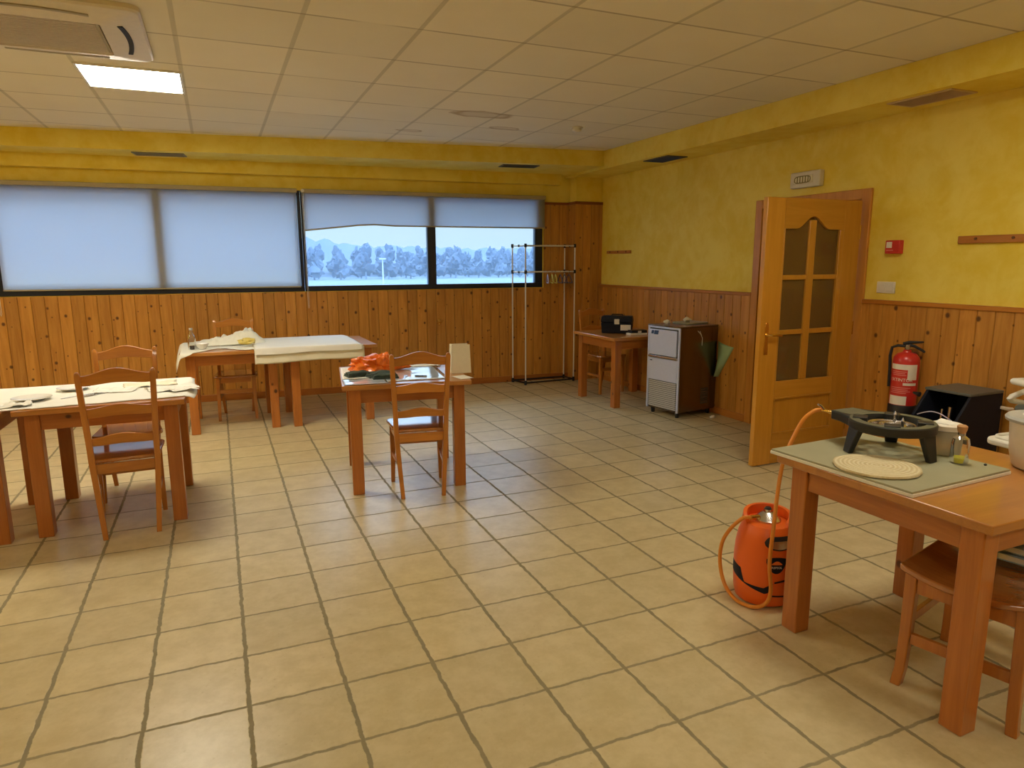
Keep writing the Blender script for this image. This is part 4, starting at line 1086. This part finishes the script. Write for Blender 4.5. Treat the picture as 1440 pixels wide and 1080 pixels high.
# ------------------------------------------------------------------ near table: slab, burner, mat, jars
SZ = TH+.020
sl = thing('stone_slab', 'grey green slab with a pale rim under the gas burner', 'slab', (2.322, 1.765, TH), R(3))
obj('plate', MB().box(-.279, .279, -.299, .299, .006, .020), 'slab', sl, bevel=.002)
obj('rim', MB().box(-.282, .282, -.302, .302, 0, .0125), 'slab_edge', sl, bevel=.002)
t = tag(obj('trivet', MB().lathe([(0, 0), (.14, 0), (.147, .005), (.145, .011), (.12, .013), (0, .012)], n=60, wob=lambda a: 1+.01*math.sin(7*a)+.006*math.sin(17*a)), 'straw', loc=(2.185, 1.69, SZ)), 'round woven straw mat in front of the gas burner', 'trivet')
BX, BY = 2.425, 1.825; RT = .128
t = thing('gas_burner', 'black cast iron gas ring burner on three legs on the slab', 'gas burner', (BX, BY, SZ))
ro, ri = .157, .118
obj('ring', MB().lathe([(ri, RT-.036), (ro-.004, RT-.036), (ro, RT-.032), (ro, RT-.004), (ro-.004, RT), (ri+.002, RT), (ri, RT-.003), (ri, RT-.036)], n=64), 'iron', t)
obj('ring_top', MB().lathe([(ri+.001, RT+.0004), (ro-.005, RT+.0004), (ro-.005, RT+.001), (ri+.001, RT+.001), (ri+.001, RT+.0004)], n=64), 'iron_top', t)
ext = MB().prism([(-.122, .085), (-.082, .175), (-.074, .226), (-.060, .240), (.050, .240), (.064, .226), (.080, .175), (.122, .085), (0, .125)], (0, 0, RT-.036), (1, 0, 0), (0, 1, 0), (0, 0, .0365))
obj('valve_box', ext, 'iron', t, bevel=.005)
obj('valve_box_top', MB().box(-.066, .054, .14, .232, RT+.0006, RT+.0016), 'iron_top', t)
for lx_, ly_ in ((-.155, .060), (.150, .110), (.010, -.178)):
    k = Vector((lx_, ly_, 0)); n_ = k.normalized(); s_ = Vector((-n_.y, n_.x, 0))
    mb = MB()
    f = lambda c, a, b, z: [tuple(c-s_*a-n_*b+Vector((0, 0, z))), tuple(c+s_*a-n_*b+Vector((0, 0, z))), tuple(c+s_*a+n_*b+Vector((0, 0, z))), tuple(c-s_*a+n_*b+Vector((0, 0, z)))]
    mb.hexa(f(n_*.170, .022, .010, 0), f(n_*.143, .036, .013, RT-.03))
    obj('leg', mb, 'iron', t, bevel=.004)
    part = MB(); c0 = n_*.155
    part.hexa(f(n_*.168, .022, .010, RT-.001), f(n_*.165, .022, .008, RT+.016))
for a in (R(38), R(128), R(218), R(308)):
    n_ = Vector((math.cos(a), math.sin(a), 0)); s_ = Vector((-n_.y, n_.x, 0))
    q = lambda r, w, z: [tuple(n_*(r-.035)-s_*w+Vector((0, 0, z))), tuple(n_*(r+.02)-s_*w+Vector((0, 0, z))), tuple(n_*(r+.02)+s_*w+Vector((0, 0, z))), tuple(n_*(r-.035)+s_*w+Vector((0, 0, z)))]
    obj('pan_support', MB().hexa(q(.121, .028, RT-.028), q(.121, .028, RT+.006)), 'iron', t, bevel=.003)
gr_ = MB()
for r in (.045, .085): gr_.tube([(r*math.cos(2*PI*i/40), r*math.sin(2*PI*i/40), RT-.024) for i in range(40)], .010, 10, closed=True)
for a in (0, PI/2, PI, 1.5*PI): gr_.cyl((.03*math.cos(a), .03*math.sin(a), RT-.028), (.125*math.cos(a), .125*math.sin(a), RT-.028), .006, n=8)
obj('burner_tube', gr_, 'steel', t)
for a in (R(250), R(30)):
    obj('pilot_spike', MB().cyl((.065*math.cos(a), .065*math.sin(a), RT-.03), (.065*math.cos(a), .065*math.sin(a), RT+.012), .006, n=8).cyl((.065*math.cos(a), .065*math.sin(a), RT+.012), (.065*math.cos(a), .065*math.sin(a), RT+.026), .006, .001, n=8), 'steel', t)
iv = MB().cyl((-.03, .236, RT-.018), (-.03, .275, RT-.018), .010, n=12).cyl((-.03, .275, RT-.018), (-.036, .310, RT-.016), .007, n=10)
obj('gas_inlet', iv, 'brass', t)
obj('tap', MB().tube([(-.034, .300, RT-.016), (-.05, .306, RT+.004), (-.064, .310, RT+.010)], [.006, .006, .004], 8), 'steel', t)

t = thing('jar', 'cloudy plastic jar with a white lid behind the oil bottle', 'jar', (2.60, 1.72, SZ))
obj('body', MB().lathe([(0, .002), (.052, .002), (.056, .01), (.058, .095), (.055, .105)], n=36), 'jar_plastic', t)
obj('lid', MB().lathe([(0, .122), (.05, .122), (.060, .118), (.061, .100), (.057, .098)], n=36), 'tub', t)
obj('lid_crumple', MB().blob((-.005, .005, .124), (.035, .035, .010), 2, .4, 5, 3), 'paper', t)
t = thing('oil_bottle', 'small clear bottle of yellow oil with a cork on the slab', 'bottle', (2.525, 1.612, SZ))
obj('body', MB().lathe([(0, .002), (.028, .002), (.031, .007), (.031, .075), (.027, .095), (.013, .106), (.013, .126), (.015, .128)], n=28), 'clear_glass', t)
obj('oil', MB().lathe([(0, .004), (.028, .004), (.029, .022), (0, .022)], n=28), 'oil', t)
obj('cork', MB().lathe([(0, .114), (.012, .114), (.017, .130), (.018, .141), (.012, .146), (0, .147)], n=16), 'cork', t)
tag(obj('crumb', MB().blob((0, 0, .004), (.007, .005, .005), 1, .3, 5, 1, flat=0), 'rubber', loc=(2.575, 1.545, SZ)), 'tiny dark crumb beside the oil bottle', 'crumb')

t = thing('plastic_bucket', 'white plastic bucket with a grey lid at the right edge of the picture', 'bucket', (2.800, 1.470, TH))
obj('body', MB().lathe([(0, .002), (.095, .002), (.104, .012), (.114, .06), (.124, .185), (.121, .186), (.110, .06), (.098, .014), (0, .012)], n=48), 'tub', t)
ld = obj('lid', MB().lathe([(.122, .178), (.137, .180), (.139, .190), (.132, .199), (.112, .203), (.105, .200), (0, .200), (0, .192), (.122, .190)], n=48), 'lid_grey', t)
obj('lid_label', MB().lathe([(0, .2005), (.085, .2005), (.085, .2015), (0, .2015)], n=36), 'paper', ld)

# ------------------------------------------------------------------ high chair behind the bucket
t = thing('high_chair', 'white high chair with grey padding, partly hidden behind the bucket', 'high chair', (3.60, 1.87, 0), R(-4))
obj('tray', MB().prism(rrect(.18, .07), (-.24, -.09, .685), (1.0, 0, 0), (0, .75, 0), (0, 0, .028)), 'white_plastic', t, bevel=.008)
obj('tray_rim', MB().tube([(p[0]*.9-.24, p[1]*.7-.09, .718) for p in rrect(.16, .06)], .008, 8, closed=True), 'white_plastic', t)
obj('seat', MB().box(-.17, .15, -.15, .15, .50, .55), 'grey_cushion', t, bevel=.02)
obj('backrest', MB().prism([(-.15, 0), (.15, 0), (.16, .30), (.10, .40), (-.10, .40), (-.16, .30)], (.15, 0, .54), (0, 1, 0), (.25, 0, 1), (.045, 0, 0)), 'grey_cushion', t, bevel=.015)
obj('head_rim', MB().tube([(.30, -.15, .89), (.20, -.19, .915), (-.02, -.20, .92), (-.10, .0, .925), (-.02, .20, .92), (.20, .19, .915), (.30, .15, .89)], .016, 10), 'white_plastic', t)
for s in (-1, 1):
    obj('arm', MB().tube([(.20, s*.19, .895), (.06, s*.19, .868), (-.035, s*.19, .846), (-.05, s*.19, .836), (-.035, s*.19, .826), (.06, s*.19, .806), (.20, s*.19, .775)], .014, 10), 'white_plastic', t)
    obj('leg', MB().tube([(-.12, s*.16, .51), (-.25, s*.25, 0)], .016, 10), 'white_plastic', t)
    obj('leg', MB().tube([(.12, s*.16, .51), (.25, s*.25, 0)], .016, 10), 'white_plastic', t)
obj('harness', MB().tube([(-.08, .12, .80), (-.12, .0, .83), (-.10, -.12, .80), (0, -.14, .74)], .022, 8), 'grey_cushion', t)

# ------------------------------------------------------------------ orange gas bottle and its hose
GX, GY = 2.195, 2.215
t = thing('gas_bottle', 'orange plastic gas bottle with a black band on the floor by the table leg', 'gas bottle', (GX, GY, 0))
GP = [(0, .004), (.112, .004), (.122, .012), (.130, .05), (.1345, .12), (.1345, .20), (.130, .26), (.121, .31), (.109, .345), (.098, .362), (.080, .368), (0, .368)]
obj('shell', MB().lathe(GP, n=64), 'orange_shell', t)
def gr_r(z):
    P = GP[1:10]
    for (r0, z0), (r1, z1) in zip(P, P[1:]):
        if z0 <= z <= z1: return r0+(r1-r0)*(z-z0)/(z1-z0)
    return P[-1][0] if z > .3 else P[0][0]
GA = math.atan2(-GY, -GX)              # towards the viewer's side of the room; + turns right
def gpatch(lo, hi, a0, a1, off=.0015, n=36, m=10, mb=None):
    mb = mb or MB()
    def fn(u, v):
        a = a0+(a1-a0)*u; z = lo(u)+(hi(u)-lo(u))*v; r = gr_r(z)+off
        return (r*math.cos(GA+a), r*math.sin(GA+a), z)
    return mb.grid(n, m, fn)
bd = gpatch(lambda u: .130-.055*u, lambda u: (.178-.03*u if u < .42 else .165-.052*min(1, (u-.42)/.12)-.012*u), -1.4, .02)
gpatch(lambda u: .0745-.004*u+.03*u*u, lambda u: .101+.026*u, .02, .30, mb=bd); gpatch(lambda u: .062-.006*u, lambda u: .069-.006*u, .30, 1.0, mb=bd); gpatch(lambda u: .125+.018*u-.01*u*u, lambda u: .133+.020*u-.01*u*u, .34, 1.0, mb=bd)
part_label(obj('band', bd, 'navy', t), 'black printed band')
def ell(c, hw, zc, hh, off, top=1.0):
    return gpatch(lambda u: zc-hh*math.sqrt(max(0, 1-(2*u-1)**2)), lambda u: zc+hh*top*max(0, 1-abs(2*u-1)**6), c-hw, c+hw, off)
gs_ = obj('grip_slot', ell(.52, .56, .308, .034, .002, .75), 'rubber', t)
part_label(gs_, 'black grip slot')
part_label(obj('slot_bezel', ell(.52, .42, .302, .022, .004, .6), 'steel', gs_), 'metal showing through the slot')
sh = obj('shield', gpatch(lambda u: .222-.050*(1-abs(2*u-1)**2.2), lambda u: .238+.008*(1-abs(2*u-1)**2), .06, .72, .002), 'navy', t)
part_label(sh, 'black shield shaped badge')
fan = MB()
gpatch(lambda u: .213, lambda u: .216+.014*math.sin(PI*u), .22, .56, .0035, 12, 3, fan)
obj('emblem', fan, 'orange_text', sh)
obj('lettering', text_mb('REPSOL', .0135, lambda x, y, z: ((gr_r(.20)+.003+z)*math.cos(GA+.39+x/.134), (gr_r(.20)+.003+z)*math.sin(GA+.39+x/.134), .200+y)), 'label_white', sh)
# raised carrying collar round the back half
def collar(r0, r1, z0, z1, a0, a1, n=40):
    mb = MB(); rings = []
    for i in range(n+1):
        u = i/n; a = GA+a0+(a1-a0)*u; e = math.sin(PI*u)**.35
        zt = z0+(z1-z0)*e
        rings.append(mb._v([(r0*math.cos(a), r0*math.sin(a), z0), (r1*math.cos(a), r1*math.sin(a), z0-.03), ((r1-.008)*math.cos(a), (r1-.008)*math.sin(a), zt), ((r0-.004)*math.cos(a), (r0-.004)*math.sin(a), zt)]))
    mb.bm.faces.new(rings[0][::-1]); mb.bm.faces.new(rings[-1])
    for a, b in zip(rings, rings[1:]):
        for j in range(4): mb.bm.faces.new((a[j], a[(j+1) % 4], b[(j+1) % 4], b[j]))
    return mb
obj('carry_collar', collar(.092, .112, .36, .412, R(55), R(305)), 'orange_shell', t, bevel=.004)
vb = obj('valve', MB().lathe([(0, .366), (.058, .366), (.058, .376), (.050, .382), (.030, .402), (.018, .408), (.018, .420), (0, .421)], n=32), 'steel', t)
obj('valve_knob', MB().lathe([(0, .418), (.014, .418), (.015, .422), (.012, .427), (0, .428)], n=18), 'rubber', vb)
obj('valve_outlet', MB().cyl((.045*math.cos(GA-.9), .045*math.sin(GA-.9), .386), (.088*math.cos(GA-.9), .088*math.sin(GA-.9), .388), .011, n=12), 'brass', vb)

def spline(P, k=8):
    P = [Vector(p) for p in P]; out = []
    for i in range(len(P)-1):
        p0 = P[max(0, i-1)]; p1 = P[i]; p2 = P[i+1]; p3 = P[min(len(P)-1, i+2)]
        for j in range(k):
            u = j/k
            out.append(.5*((2*p1)+(-p0+p2)*u+(2*p0-5*p1+4*p2-p3)*u*u+(-p0+3*p1-3*p2+p3)*u**3))
    out.append(P[-1]); return out
def gp(a, r, z): return (GX+r*math.cos(GA+a), GY+r*math.sin(GA+a), z)
hp = [(BX-.036, BY+.315, SZ+RT-.017), (2.355, 2.15, SZ+.105), (2.305, 2.16, SZ+.065), (2.25, 2.165, TH-.01), (2.20, 2.15, .66), (2.155, 2.125, .54), (2.11, 2.09, .40), (2.085, 2.075, .24), gp(.22, .150, .10), gp(.10, .146, .035), gp(-.25, .152, .012), gp(-.75, .156, .014), gp(-1.15, .178, .06), gp(-1.35, .195, .15), gp(-1.30, .192, .25), gp(-1.15, .165, .33), gp(-1.0, .12, .385), gp(-.9, .088, .388)]
tag(obj('gas_hose', MB().tube(spline(hp, 10), .0085, 10), 'hose'), 'orange rubber hose running from the burner down to the gas bottle', 'hose')
